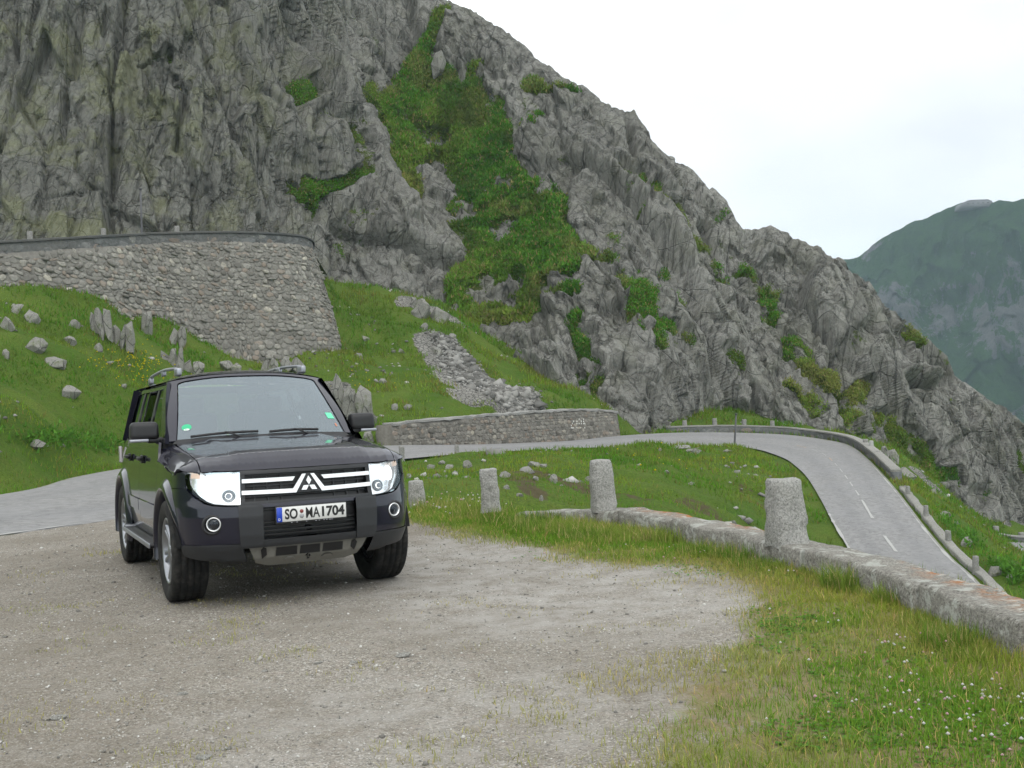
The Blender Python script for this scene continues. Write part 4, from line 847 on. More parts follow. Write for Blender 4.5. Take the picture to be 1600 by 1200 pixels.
# scree and scattered stones: countless small angular pieces
def scatter_rocks(name, C, size, mat, s, aspect=(1, 1, .5), tone=False):
    rg = np.random.default_rng(s); n = len(C)
    base = np.array([[1, 1, 1], [-1, 1, 1], [-1, -1, 1], [1, -1, 1], [1, 1, -1], [-1, 1, -1], [-1, -1, -1], [1, -1, -1]], float)
    V = base[None] * rg.uniform(.45, 1.0, (n, 8, 3)) * np.array(aspect); V[:, :4, :2] *= rg.uniform(.4, .9, (n, 1, 1))
    a = rg.uniform(0, 2 * math.pi, n); ca, sa = np.cos(a)[:, None], np.sin(a)[:, None]; x, y = V[..., 0] * ca - V[..., 1] * sa, V[..., 0] * sa + V[..., 1] * ca
    b = rg.normal(0, .4, n); cb, sb = np.cos(b)[:, None], np.sin(b)[:, None]; z = V[..., 2] * cb - x * sb; x = V[..., 2] * sb + x * cb
    V = np.stack([x, y, z], -1) * size[:, None, None] * .5 + C[:, None]
    f = np.array([[0, 1, 2, 3], [7, 6, 5, 4], [0, 4, 5, 1], [1, 5, 6, 2], [2, 6, 7, 3], [3, 7, 4, 0]])
    F = (8 * np.arange(n)[:, None, None] + f[None]).reshape(-1, 4)
    return mesh_np(name, V.reshape(-1, 3), F, mat, attrs={'tone': np.repeat(rg.random(n), 8)})
def m_pebble(name, stops, ):
    n = NM(name, .9, .3); return n.done(n.ramp(n.attr('tone'), stops))
rg = np.random.default_rng(77); C = []; S_ = []
for k in range(8000):
    u = rg.random(); x = np.interp(u, [0, .5, 1], [690, 755, 835]); y = np.interp(u, [0, .5, 1], [545, 606, 640]); sp = np.interp(u, [0, .3, .7, 1], [10, 16, 24, 10])
    q = (x + rg.normal(0, sp), y + rg.normal(0, sp * .35) + (0 if u < .5 else -abs(rg.normal(0, 4))))
    px, py = q
    D = np.interp(py, [540, 640], [66, 55]); C.append((px, py, D))
C = np.array(C); P = at(C[:, 0], C[:, 1], C[:, 2]); P[:, 2] = ter_z(P[:, 0], P[:, 1]) + .04
S_ = rg.lognormal(-1.6, .5, len(P)); 
for c, r in (((655, 480), 22), ((500, 590), 0)): pass
st = scatter_rocks('scree', P, S_, m_pebble('scree_stone', [(0, (.07, .068, .062)), (.5, (.15, .146, .135)), (1, (.29, .285, .265))]), 5); tag(st, 'fan of loose grey scree on the grass slope above the long low wall', 'scree', kind='stuff')
# small loose stones all over the slopes
X = rg.uniform(-34, 32, 60000); Y = rg.uniform(15, 80, 60000); d = segdist(X, Y, np.c_[RM[:, :2], RM[:, 2], RW]); ok = (d[0] > d[2] + .5)
dens = smoothstep(.52, .72, vnoise(P3(X / 3.2, Y / 3.2), 81) * .5 + .5) * .11 + .005
ok &= rg.random(len(X)) < dens; ok &= ~inside(X, Y, LOT); X, Y = X[ok], Y[ok]
P = np.c_[X, Y, ter_z(X, Y) + .02]; st = scatter_rocks('loose_stones', P, np.clip(rg.lognormal(-1.75, .5, len(P)), .06, .7), m_pebble('loose_stone', [(0, (.10, .098, .09)), (.6, (.22, .215, .20)), (1, (.42, .41, .385))]), 6)
tag(st, 'countless small loose stones strewn over the grass slopes', 'stones', kind='stuff')
# ------------------------------------------------------------------ the black off-road car (x forward, y to its left, z up)
def m_paint():
    n = NM('black_car_paint', .32, .5); b = n.b
    n.set(b.inputs['Base Color'], (.005, .005, .015)); b.inputs['Specular IOR Level'].default_value = .15; b.inputs['Coat Weight'].default_value = 1.0; b.inputs['Coat Roughness'].default_value = .05; b.inputs['Coat IOR'].default_value = 1.52
    du = n.noise(9, 5, rough=.7); n.set(b.inputs['Coat Roughness'], n.math('MULTIPLY_ADD', du, .08, .02)); n.L.new(n.bump(n.noise(1.6, 2), .06, .004), b.inputs['Coat Normal'])
    return n.m
def m_glass(name, tint, refl=.12, ior=1.75, dust_sheen=0):
    m = bpy.data.materials.new(name); m.use_nodes = True; t = m.node_tree; t.nodes.clear(); N = t.nodes.new
    o = N('ShaderNodeOutputMaterial'); tr = N('ShaderNodeBsdfTransparent'); gl = N('ShaderNodeBsdfGlossy'); mx = N('ShaderNodeMixShader'); fr = N('ShaderNodeFresnel')
    tr.inputs[0].default_value = (*tint, 1); gl.inputs['Roughness'].default_value = .02; gl.inputs[0].default_value = (.86, .95, 1, 1); fr.inputs[0].default_value = ior
    t.links.new(fr.outputs[0], mx.inputs[0]); t.links.new(tr.outputs[0], mx.inputs[1]); t.links.new(gl.outputs[0], mx.inputs[2]); 
    last = mx.outputs[0]
    if dust_sheen:
        df = N('ShaderNodeBsdfDiffuse'); df.inputs[0].default_value = (.50, .62, .70, 1); m2 = N('ShaderNodeMixShader'); m2.inputs[0].default_value = dust_sheen  # dust film with the sky's reflection put into its bluish colour
        t.links.new(last, m2.inputs[1]); t.links.new(df.outputs[0], m2.inputs[2]); last = m2.outputs[0]
    t.links.new(last, o.inputs[0]); return m
PAINT = m_paint()
def m_trim(name, col, r):
    n = NM(name, r, .45); return n.done(n.mix(n.noise(30, 3), col, tuple(c * 1.25 for c in col)), None, n.bump(n.noise(260, 2), .25, .001))
TRIM = m_trim('dark_bumper_plastic', (.017, .018, .020), .45); BLACK = m_trim('black_plastic', (.010, .010, .011), .45); LINER = plain('wheel_house_lining', (.006, .006, .006), .95)
SKID = m_trim('skid_plate_silver', (.14, .136, .12), .5); CHROME = plain('chrome', (.88, .88, .88), .30, .75); SATIN = plain('satin_aluminium', (.33, .34, .37), .45, .9)
ALLOY = plain('alloy_rim', (.30, .31, .33), .36, .9); DISC = plain('brake_disc', (.25, .25, .25), .4, .9)
WS = m_glass('windscreen_glass', (.50, .56, .55), ior=2.4, dust_sheen=.095); SG = m_glass('tinted_side_glass', (.16, .18, .17), ior=1.8); LENS = m_glass('lamp_lens', (.93, .95, .96), ior=1.5)
INTER = m_trim('interior_fabric', (.045, .045, .048), .8); DASH = m_trim('dashboard', (.055, .055, .06), .6)
def m_tyre():
    n = NM('tyre_rubber', .8, .25); return n.done(n.mix(n.ramp(n.noise(14, 5, rough=.7), [(.45, 0), (.7, .7)]), (.012, .012, .012), (.055, .052, .046)), None, n.bump(n.noise(120, 2), .3, .002))
TYRE = m_tyre()

CAR_POS, CAR_YAW = (-1.869, 8.557), rad(-63.68)
car = empty('parked_car', (CAR_POS[0], CAR_POS[1], 0.005), CAR_YAW)
tag(car, 'black off-road car with its headlights on, parked facing the camera on the gravel', 'car')

# plan outline: q = distance along it from the centre of the nose
_pk = catmull([(.802, -.30), (.802, 0), (.792, .30), (.762, .50), (.705, .66), (.61, .78), (.49, .857), (.36, .893), (0, .903), (-.5, .905), (-1.5, .907), (-2.4, .902), (-2.9, .888), (-3.25, .862), (-3.40, .78), (-3.44, .5), (-3.45, 0), (-3.45, -.3)], 12)
_i0 = 12; _pk = _pk[_i0:-12]; _pq = np.r_[0, np.cumsum(np.linalg.norm(np.diff(_pk, axis=0), axis=1))]
_pt = np.gradient(_pk, axis=0); _pt /= np.linalg.norm(_pt, axis=1)[:, None]; _pn = np.stack([_pt[:, 1], -_pt[:, 0]], -1)
QX = lambda x: float(np.interp(-x, -_pk[20:-30, 0], _pq[20:-30]))
def PL(q, z, off=0.0):
    q = np.asarray(q, float); z = np.asarray(z, float); a = np.abs(q); s = np.where(q < 0, -1.0, 1.0)
    x = np.interp(a, _pq, _pk[:, 0]); y = np.interp(a, _pq, _pk[:, 1]); nx_ = np.interp(a, _pq, _pn[:, 0]); ny_ = np.interp(a, _pq, _pn[:, 1])
    fr = np.interp(z, [.28, .36, .44, .52, .66, .745, .80, .985, 1.06], [-.14, -.05, -.012, 0, .004, -.006, -.022, -.045, -.075])
    sd = np.interp(z, [.38, .44, .55, .75, .86, .92, 1.0, 1.08, 1.15, 1.21], [-.045, -.022, -.006, 0, -.002, -.010, -.016, -.028, -.042, -.058])
    w_ = smoothstep(.75, 1.15, a); d = fr * (1 - w_) + sd * w_ + off
    return np.stack([x + nx_ * d, (y + ny_ * d) * s, z + 0 * x], -1)
def SV(x, z, off=0.0):                       # side glass surface
    x = np.asarray(x, float); z = np.asarray(z, float); y = .818 - (z - 1.2) * .215 - (z - 1.2) ** 2 * .10 - .04 * smoothstep(-2.6, -3.4, x) - .02 * smoothstep(-1.1, -.6, x)
    return np.stack([x + 0 * z, y + off, z + off * .3 + 0 * x], -1)
def WM(w_, t, off=0.0):                      # windscreen surface, w across, t up
    w_ = np.asarray(w_, float); t = np.asarray(t, float)
    y = w_ * (.800 * (1 - t) + .682 * t); x = -.485 - .615 * t + .028 * np.sin(np.pi * t) - (.115 * (1 - t) + .085 * t) * np.abs(w_) ** 2.2
    z = 1.224 + .546 * t - (.022 + .036 * t) * np.abs(w_) ** 2.5
    return np.stack([x + .6 * off, y, z + .75 * off], -1)
def hood_z(x): return np.interp(x, [-.66, -.55, -.2, .2, .41, .53, .62, .675, .725, .745, .765], [1.236, 1.228, 1.204, 1.172, 1.152, 1.138, 1.120, 1.082, 1.042, 1.018, .992])
def TP(x, y, off=0.0):                       # hood and fender tops
    x = np.asarray(x, float); y = np.asarray(y, float); a = np.abs(y)
    dr = np.interp(a, [0, .3, .46, .52, .68, .76, .82, .86, .885], [0, .003, .006, .020, .036, .055, .085, .125, .165])
    xs = x; shift = np.interp(a, [0, .3, .5, .66, .735, .80, .86, .885], [0, .010, .042, .097, .16, .215, .31, .38]) * smoothstep(-.1, .6, x)     # leading edge sweeps back at the sides
    return np.stack([x + 0 * y, y + 0 * x, hood_z(np.clip(xs + shift, -.66, .765)) - dr * smoothstep(-.01, .20, .765 - (xs + shift)) + off], -1)
def RF(x, y, off=0.0):
    x = np.asarray(x, float); y = np.asarray(y, float); zc = np.interp(x, [-3.36, -3.1, -2.6, -1.8, -1.4, -1.2, -1.08], [1.775, 1.81, 1.828, 1.828, 1.815, 1.797, 1.772])
    return np.stack([x + 0 * y, y + 0 * x, zc - (zc - 1.712) * (np.abs(y) / .715) ** 2.6 + off], -1)
def spart(name, poly, fmap, mat, parent, step=.04, off=0.0, thick=.012, sign=1, flip=False, fine=None):
    """a panel: a 2-D outline laid on one of the body surfaces, with turned-in edges. sign -1 mirrors it to the right side"""
    poly = np.asarray(poly, float); B = []
    for a, b in zip(poly, np.roll(poly, -1, 0)):
        k = max(1, int(np.linalg.norm(b - a) / step)); B += [a + (b - a) * i / k for i in range(k)]
    B = np.array(B); lo, hi = B.min(0), B.max(0)
    gx, gy = np.meshgrid(np.arange(lo[0], hi[0] + step, step), np.arange(lo[1], hi[1] + step, step * .87)); gx = gx + (np.arange(gx.shape[0]) % 2)[:, None] * step * .5
    gx, gy = gx.ravel(), gy.ravel(); k = inside(gx, gy, B) & (segdist(gx, gy, B, True)[0] > step * .45)
    P2 = np.vstack([B, np.c_[gx[k], gy[k]]]); nb = len(B)
    r = delaunay_2d_cdt([Vector(p) for p in P2], [], [list(range(nb))], 1, 1e-7)
    v2 = np.array([v[:] for v in r[0]]); F = np.array([f[:] for f in r[2] if len(f) == 3])
    P = fmap(v2[:, 0], v2[:, 1], off); e = 1e-3
    Nn = np.cross(fmap(v2[:, 0] + e, v2[:, 1], off) - P, fmap(v2[:, 0], v2[:, 1] + e, off) - P); Nn /= np.linalg.norm(Nn, axis=1)[:, None] + 1e-12
    ctr = np.array([-1.2, 0, .75]); sg_ = np.sign(((P - ctr) * Nn).sum(1).mean()); Nn *= sg_
    fn = np.cross(P[F[:, 1]] - P[F[:, 0]], P[F[:, 2]] - P[F[:, 0]])
    bad = (fn * Nn[F[:, 0]]).sum(1) < 0; F[bad] = F[bad][:, ::-1]
    # skirt
    idx = [int(np.argmin(((v2 - b) ** 2).sum(1))) for b in B]; n0 = len(P); a_ = P[idx]; d_ = P[idx] - Nn[idx] * thick
    V = np.vstack([P, a_, d_]); m = len(idx); ii = np.arange(m); jj = (ii + 1) % m
    Q = np.stack([n0 + ii, n0 + jj, n0 + m + jj, n0 + m + ii], -1)
    if sign < 0: V = V * np.array([1, -1, 1]); F = F[:, ::-1]; Nn = Nn * np.array([1, -1, 1])
    o = mesh_np(name, V, [F, Q], mat, parent, smooth=True)
    sk = np.zeros((2 * m, 3)); c2 = V[n0:].mean(0)
    me = o.data; NV = np.vstack([Nn, Nn[idx] * .0 + (a_ * (1, sign, 1) - c2) / (np.linalg.norm(a_ * (1, sign, 1) - c2, axis=1)[:, None] + 1e-9), np.tile([0, 0, 0], (m, 1))])
    NV[n0 + m:] = NV[n0:n0 + m]
    me.normals_split_custom_set_from_vertices([tuple(x) for x in NV]); return o
def arch(cx, r, a0, a1, n=14, q=True):
    return [((QX(cx + r * math.cos(a)) if q else cx + r * math.cos(a)), .39 + r * math.sin(a)) for a in np.linspace(rad(a0), rad(a1), n)]
def lathe(name, prof, mat, parent, n=48, loc=(0, 0, 0), axis='y', cap=False, smooth=True, mod=None):
    prof = np.asarray(prof, float); th = np.arange(n) * 2 * math.pi / n; R_ = prof[:, 0][:, None] * np.ones(n)
    if mod is not None: R_ = mod(R_, th, prof)
    A = prof[:, 1][:, None] * np.ones(n)
    if axis == 'y': V = np.stack([R_ * np.cos(th), A, R_ * np.sin(th)], -1)
    elif axis == 'x': V = np.stack([A, R_ * np.cos(th), R_ * np.sin(th)], -1)
    else: V = np.stack([R_ * np.cos(th), R_ * np.sin(th), A], -1)
    i = np.arange(len(prof) * n).reshape(len(prof), n); j = np.roll(i, -1, 1); F = np.stack([i[:-1], j[:-1], j[1:], i[1:]], -1).reshape(-1, 4)
    return mesh_np(name, V.reshape(-1, 3) + np.array(loc), F, mat, parent, smooth=smooth)
def rbox(name, c, sz, mat, parent, r=.01, seg=2, rot=None, taper=None):
    bm = bmesh.new(); bmesh.ops.create_cube(bm, size=1)
    for v in bm.verts:
        v.co = Vector((v.co.x * sz[0], v.co.y * sz[1], v.co.z * sz[2]))
        if taper and v.co.z > 0: v.co.x *= taper[0]; v.co.y *= taper[1]
    bmesh.ops.bevel(bm, geom=list(bm.edges), offset=r, segments=seg, affect='EDGES', profile=.6)
    if rot: bmesh.ops.rotate(bm, verts=bm.verts, matrix=Matrix.Rotation(rot[1], 3, rot[0]))
    bmesh.ops.translate(bm, verts=bm.verts, vec=c)
    me = bpy.data.meshes.new(name); bm.to_mesh(me); bm.free(); me.polygons.foreach_set('use_smooth', np.ones(len(me.polygons), bool)); me.materials.append(mat)
    o = bpy.data.objects.new(name, me); COL.objects.link(o); o.parent = parent
    return o
def tube(name, pts, rx, mat, parent, n=8, rz=None, sub=6):
    P = catmull(pts, sub); T = np.gradient(P, axis=0); T /= np.linalg.norm(T, axis=1)[:, None]; up = np.array([0, 0, 1.0])
    A = np.cross(T, up); A /= np.linalg.norm(A, axis=1)[:, None] + 1e-9; Bv = np.cross(A, T); rz = rz or rx; th = np.arange(n) * 2 * math.pi / n
    V = P[:, None] + A[:, None] * (rx * np.cos(th))[None, :, None] + Bv[:, None] * (rz * np.sin(th))[None, :, None]
    i = np.arange(len(P) * n).reshape(len(P), n); j = np.roll(i, -1, 1); F = np.stack([i[:-1], j[:-1], j[1:], i[1:]], -1).reshape(-1, 4)
    return mesh_np(name, V.reshape(-1, 3), [F, i[:1, ::-1].copy(), i[-1:].copy()], mat, parent, smooth=True)

q45 = QX(.447)
HL = [(.497, .748), (.60, .752), (.70, .762), (.765, .781), (.84, .822), (.905, .868), (.94, .905), (.955, .95), (.95, .992), (.80, .990), (.65, .987), (.495, .984)]
SEAM = .735
# nose, grille
nose = spart('grille', [(-.492, .742), (.492, .742), (.492, .988), (-.492, .988)], PL, BLACK, car, .04, -.05, .0)
spart('grille_surround', [(-.497, .962), (.497, .962), (.492, .992), (-.492, .992)], PL, TRIM, nose, .04, .002, .04)
spart('grille_surround', [(-.497, .742), (.497, .742), (.492, .768), (-.492, .768)], PL, TRIM, nose, .04, -.002, .04)
for s_ in (1, -1): spart('grille_surround', [(.466, .742), (.494, .742), (.494, .99), (.462, .99)], PL, TRIM, nose, .03, 0, .04, s_)
for z in (.795, .872, .948): spart('grille_slat', [(-.47, z), (.47, z), (.47, z + .010), (-.47, z + .010)], PL, TRIM, nose, .04, -.028, .02)
for y in (-.40, -.30, -.2, .2, .3, .40): spart('grille_slat', [(y, .76), (y + .010, .76), (y + .010, .97), (y, .97)], PL, TRIM, nose, .04, -.034, .012)
for s_ in (1, -1):
    spart('grille_bar', [(.118, .901), (.484, .903), (.484, .931), (.098, .929)], PL, CHROME, nose, .02, .014, .02, s_)
    spart('grille_bar', [(.096, .813), (.488, .820), (.488, .849), (.117, .843), (.045, .944), (.017, .944)], PL, CHROME, nose, .02, .014, .02, s_)
spart('badge_plate', [(-.10, .812), (.10, .812), (.022, .948), (-.022, .948)], PL, TRIM, nose, .03, .004, .03)
A_ = .040; Z0 = .862
for dm in ([(0, 0), (-A_ / 2, .866 * A_), (0, 1.73 * A_), (A_ / 2, .866 * A_)], [(0, 0), (A_, 0), (1.5 * A_, -.866 * A_), (A_ / 2, -.866 * A_)], [(0, 0), (-A_ / 2, -.866 * A_), (-1.5 * A_, -.866 * A_), (-A_, 0)]):
    c = np.mean(dm, 0); spart('emblem', [(c[0] + (x - c[0]) * .93, Z0 + c[1] + (z - c[1]) * .93) for x, z in dm], PL, CHROME, nose, .02, .022, .014)
# bumper
bump = spart('bumper', [(-.36, .722), (.36, .722), (.36, .748), (-.36, .748)], PL, PAINT, car, .04, 0, .05)
for s_ in (1, -1):
    spart('bumper_wing', [(.500, .474), (.7, .474), (.9, .472), (QX(.447), .470)] + arch(0, .458, 10.5, 72, 10) + [(QX(.20), .872), (.955, .876), (.92, .858), (.85, .806), (.775, .768), (.70, .750), (.60, .741), (.50, .737)], PL, PAINT, bump, .03, 0, .03, s_)
    spart('bumper_column', [(.345, .438), (.505, .438), (.512, .60), (.512, .746), (.345, .744)], PL, TRIM, bump, .03, .022, .035, s_)
    spart('lower_bumper', [(.47, .335), (.62, .345), (.80, .356), (.93, .372), (QX(.44), .385), (QX(.447), .466), (.9, .468), (.5, .470)], PL, TRIM, bump, .03, .006, .05, s_)
    spart('lower_bumper', [(.50, .315), (.62, .318), (.72, .335), (.76, .36), (.50, .35)], PL, BLACK, bump, .03, -.03, .05, s_)
spart('bumper_grille', [(-.36, .48), (.36, .48), (.36, .73), (-.36, .73)], PL, BLACK, bump, .04, -.055, 0)
for z in (.515, .545, .575, .605, .70): spart('bumper_slat', [(-.35, z), (.35, z), (.35, z + .012), (-.35, z + .012)], PL, BLACK, bump, .04, -.03, .03)
spart('lower_bar', [(-.36, .438), (.36, .438), (.36, .492), (-.36, .492)], PL, TRIM, bump, .04, .010, .05)
sk = spart('skid_plate', [(-.45, .436), (-.40, .315), (-.30, .285), (.30, .285), (.40, .315), (.45, .436)], PL, SKID, car, .03, -.018, .03)
for a, b in ((-.255, -.095), (-.078, .078), (.095, .255)): spart('skid_opening', [(a, .360), (b, .360), (b - .004, .424), (a + .004, .424)], PL, BLACK, sk, .03, -.012, .0)
for a in (-.30, -.085, .085, .30):
    pass
for s_ in (1, -1):
    spart('tow_eye', [(.32, .375), (.355, .345), (.365, .41), (.345, .43), (.325, .42)], PL, BLACK, sk, .03, -.008, .02, s_)
    spart('rib', [(.10, .318), (.19, .318), (.17, .338), (.12, .338)], PL, SKID, sk, .02, -.008, .012, s_)
# number plate
pz0, pz1, pxx = .602, .716, .828
pl_ = rbox('number_plate', (pxx, 0, (pz0 + pz1) / 2), (.014, .53, .128), BLACK, car, .004)
rbox('plate_face', (pxx + .0085, 0, (pz0 + pz1) / 2 + .004), (.003, .516, .106), plain('plate_white', (.62, .62, .60), .4), pl_, .0012, 1)
rbox('country_strip', (pxx + .0108, -.238, (pz0 + pz1) / 2 + .004), (.002, .040, .104), plain('plate_blue', (.01, .05, .42), .4), pl_, .0005, 1)
INK = plain('plate_ink', (.008, .008, .008), .5)
def text(body, y, z, h, wd, mat, parent, x, name='lettering', bold=0.0):
    cu = bpy.data.curves.new(name, 'FONT'); cu.body = body; cu.size = 1; cu.extrude = .004; cu.offset = bold; o = bpy.data.objects.new(name, cu); COL.objects.link(o); bpy.context.view_layer.update()
    me = bpy.data.meshes.new_from_object(o.evaluated_get(bpy.context.evaluated_depsgraph_get())); bpy.data.objects.remove(o)
    n = len(me.vertices); V = np.empty(n * 3, np.float32); me.vertices.foreach_get('co', V); V = V.reshape(-1, 3); lo, hi = V.min(0), V.max(0)
    U = (V - lo) / (hi - lo + 1e-9); W_ = np.stack([x + U[:, 2] * .0012, y + U[:, 0] * wd, z + U[:, 1] * h], -1); me.vertices.foreach_set('co', W_.astype(np.float32).ravel()); me.update()
    me.materials.clear(); me.materials.append(mat); oo = bpy.data.objects.new(name, me); COL.objects.link(oo); oo.parent = parent; return oo
zt0 = (pz0 + pz1) / 2 + .004 - .037
text('SO', -.198, zt0, .076, .093, INK, pl_, pxx + .0102, bold=.03); text('MA', -.044, zt0, .076, .104, INK, pl_, pxx + .0102, bold=.018); text('1704', .076, zt0, .076, .170, INK, pl_, pxx + .0102, bold=.035)
text('D', -.247, zt0 - .006, .018, .014, plain('plate_letter', (.8, .8, .75), .5), pl_, pxx + .012)
for dz, c, r in ((.052, (.20, .035, .03), .014), (.018, (.30, .31, .32), .0165)): lathe('seal', [(0.0001, pxx + .0115), (r, pxx + .0112), (r, pxx + .010)], plain('plate_seal', c, .5), pl_, 20, (0, -.075, zt0 + dz), 'x')
for y in (-.15, -.11, -.04, .03, .055, .09, .11, .135, .15): rbox('plate_holder_mark', (pxx + .0075, y, pz0 - .0005), (.002, .010, .006), SATIN, pl_, .0004, 1)
# lamps
LAMP_ON = plain('lit_lamp', (.9, .9, .9), .3, emis=(1, .985, .95), es=1.5); LAMP_SOFT = plain('lamp_reflector_lit', (.75, .76, .78), .12, .9, emis=(1, .98, .96), es=.20)
RINGM = plain('lamp_bezel', (.22, .23, .24), .25, .8)
FOGR = plain('fog_reflector', (.55, .57, .6), .2, .6)
AMBER = plain('amber_reflector', (.5, .3, .2), .3, .4, emis=(1, .8, .65), es=.4)
hc = np.mean(HL, 0)
for s_ in (1, -1):
    h_ = spart('headlight', [(hc[0] + (a - hc[0]) * .99, hc[1] + (b - hc[1]) * .99) for a, b in HL], PL, LAMP_SOFT, car, .022, -.035, .02, s_)
    spart('lens', HL, PL, LENS, h_, .022, .004, .035, s_)
    for (cq, cz, rr, m_) in ((.585, .815, .050, RINGM), (.585, .815, .026, LAMP_ON), (.735, .90, .066, LAMP_ON), (.60, .93, .035, LAMP_ON)):
        spart('lamp_ring' if m_ is RINGM else 'lamp', [(cq + rr * math.cos(a), cz + rr * .85 * math.sin(a)) for a in np.arange(20) * math.pi / 10], PL, m_, h_, .02, -.024 if m_ is RINGM else (-.018 if rr < .04 else -.03), .01, s_)
    spart('lamp_ring', [(.585 + .022 * math.cos(a), .815 + .019 * math.sin(a)) for a in np.arange(16) * math.pi / 8], PL, SATIN, h_, .02, -.012, .01, s_)
    spart('turn_reflector', [(.845, .945), (.93, .948), (.925, .985), (.845, .982)], PL, AMBER, h_, .02, -.026, .01, s_)
    for k in (): spart('reflector_edge', [(.66 + .05 * k, .77 + .022 * k), (.664 + .05 * k, .77 + .022 * k), (.664 + .05 * k, .975), (.66 + .05 * k, .975)], PL, SATIN, h_, .04, -.020, .012, s_)
    p = PL(.69 * 1, .622); nq = PL(.69, .622, .05) - p; ang = math.atan2(nq[1], nq[0])
    fg = empty('fog_light', (0, 0, 0)); fg.parent = car; fg.location = (p[0], p[1] * s_, .622); fg.rotation_euler = (0, 0, ang * s_ * .55)
    lathe('bezel', [(.074, -.012), (.072, .008), (.060, .012), (.05, .004), (.046, -.03)], BLACK, fg, 32, (0, .012 * s_, -.004), 'x')
    lathe('trim_ring', [(.049, 0), (.052, .008), (.0495, .016), (.045, .016), (.041, .006), (.039, -.005)], CHROME, fg, 36, (0, 0, 0), 'x')
    lathe('reflector', [(.037, .0), (.03, -.018), (.014, -.03), (.0001, -.032)], FOGR, fg, 24, (0, 0, 0), 'x'); lathe('bulb', [(.011, -.03), (.011, -.006), (.0001, -.003)], CHROME, fg, 14, (0, 0, 0), 'x')
    lathe('lens', [(.038, .004), (.028, .011), (.012, .014), (.0001, .0145)], LENS, fg, 24, (0, 0, 0), 'x')
# hood and fenders
HX = lambda y: float(np.interp(abs(y), [0, .3, .5, .66, .735], [.763, .753, .721, .666, .603]))
hood = spart('hood', [(HX(y), y) for y in np.linspace(-SEAM, SEAM, 25)] + [(.3, .742), (0, .742), (-.35, .735), (-.60, .715)] + [(-.485 - .13 * (abs(y) / .8) ** 2.2 + .012, y) for y in np.linspace(.68, -.68, 15)] + [(-.60, -.715), (-.35, -.735), (0, -.742), (.3, -.742)], TP, PAINT, car, .018, 0, .02)
for s_ in (1, -1):
    FT = [(float(np.interp(y, [.742, .80, .84, .87, .884], [.600, .545, .495, .435, .36])), y) for y in np.linspace(.742, .884, 8)]
    f_ = spart('fender', FT + [(.1, .886), (-.2, .886), (-.46, .886), (-.62, .872), (-.74, .855), (-.74, .80), (-.62, .742), (-.35, .742), (0, .748), (.3, .748)], TP, PAINT, car, .03, 0, .02, s_)
    spart('fender_side', [(.955, .880), (QX(.20), .876)] + arch(0, .458, 74, 172, 14) + [(QX(-.47), .43), (QX(-.47), 1.062), (QX(-.3), 1.05), (QX(0), 1.028), (QX(.2), 1.002), (QX(.36), .99), (.955, .996)], PL, PAINT, f_, .035, 0, .02, s_)
    spart('front_door', [(QX(-.478), .415), (QX(-1.50), .415), (QX(-1.50), 1.205), (QX(-.60), 1.205), (QX(-.478), 1.08)], PL, PAINT, car, .04, 0, .02, s_)
    spart('rear_door', [(QX(-1.508), .415), (QX(-2.30), .415)] + arch(-2.78, .462, 2, 62, 9) + [(QX(-2.50), 1.205), (QX(-1.508), 1.205)], PL, PAINT, car, .04, 0, .02, s_)
    spart('rear_fender', arch(-2.78, .462, 63, 176, 12) + [(QX(-3.25), .42), (QX(-3.40), .42), (QX(-3.41), 1.205), (QX(-2.508), 1.205), (QX(-2.508), .86)], PL, PAINT, car, .04, 0, .02, s_)
    for a, b in ((-.478, -1.50), (-1.508, -2.30)): spart('door_trim', [(QX(a - .01), .60), (QX(b + .01), .60), (QX(b + .01), .70), (QX(a - .01), .70)], PL, PAINT, car, .05, .012, .012, s_)
    for hx in (-1.33, -2.20):
        d = rbox('door_handle', (hx, .918 * s_, 1.06), (.17, .035, .034), BLACK, car, .012); rbox('handle_recess', (hx, .895 * s_, 1.055), (.12, .02, .07), BLACK, d, .008)
    for cx in (0, -2.78):
        th = np.linspace(rad(9 if cx == 0 else -14), rad(194), 40); pr = np.array([(.448, .84), (.450, .915), (.462, .934), (.480, .938), (.503, .926), (.535, .906), (.55, .888)])
        V = np.stack([cx + pr[:, 0][None] * np.cos(th)[:, None], pr[:, 1][None] * np.ones(len(th))[:, None], .39 + pr[:, 0][None] * np.sin(th)[:, None]], -1)
        if cx == 0:    # in front the flare follows the corner of the bumper
            nose_y = np.interp(V[..., 0], [.22, .30, .38, .45, .52], [0, -.010, -.028, -.066, -.12]); V[..., 1] += nose_y
        V = V * np.array([1, s_, 1]); F = grid_faces(len(th), len(pr)); mesh_np('wheel_arch', V.reshape(-1, 3), F if s_ > 0 else F[:, ::-1], PAINT, car, smooth=True)
        th2 = np.linspace(rad(8), rad(172), 30); V = np.stack([np.stack([cx + .452 * np.cos(th2), np.full(30, y * s_), .39 + .452 * np.sin(th2)], -1) for y in (.90, .55)], 1)
        mesh_np('wheel_house', np.vstack([V.reshape(-1, 3), [[cx, .55 * s_, .39]]]), [grid_faces(30, 2), np.array([[2 * i + 1, 2 * i + 3, 60] for i in range(29)])], LINER, car)
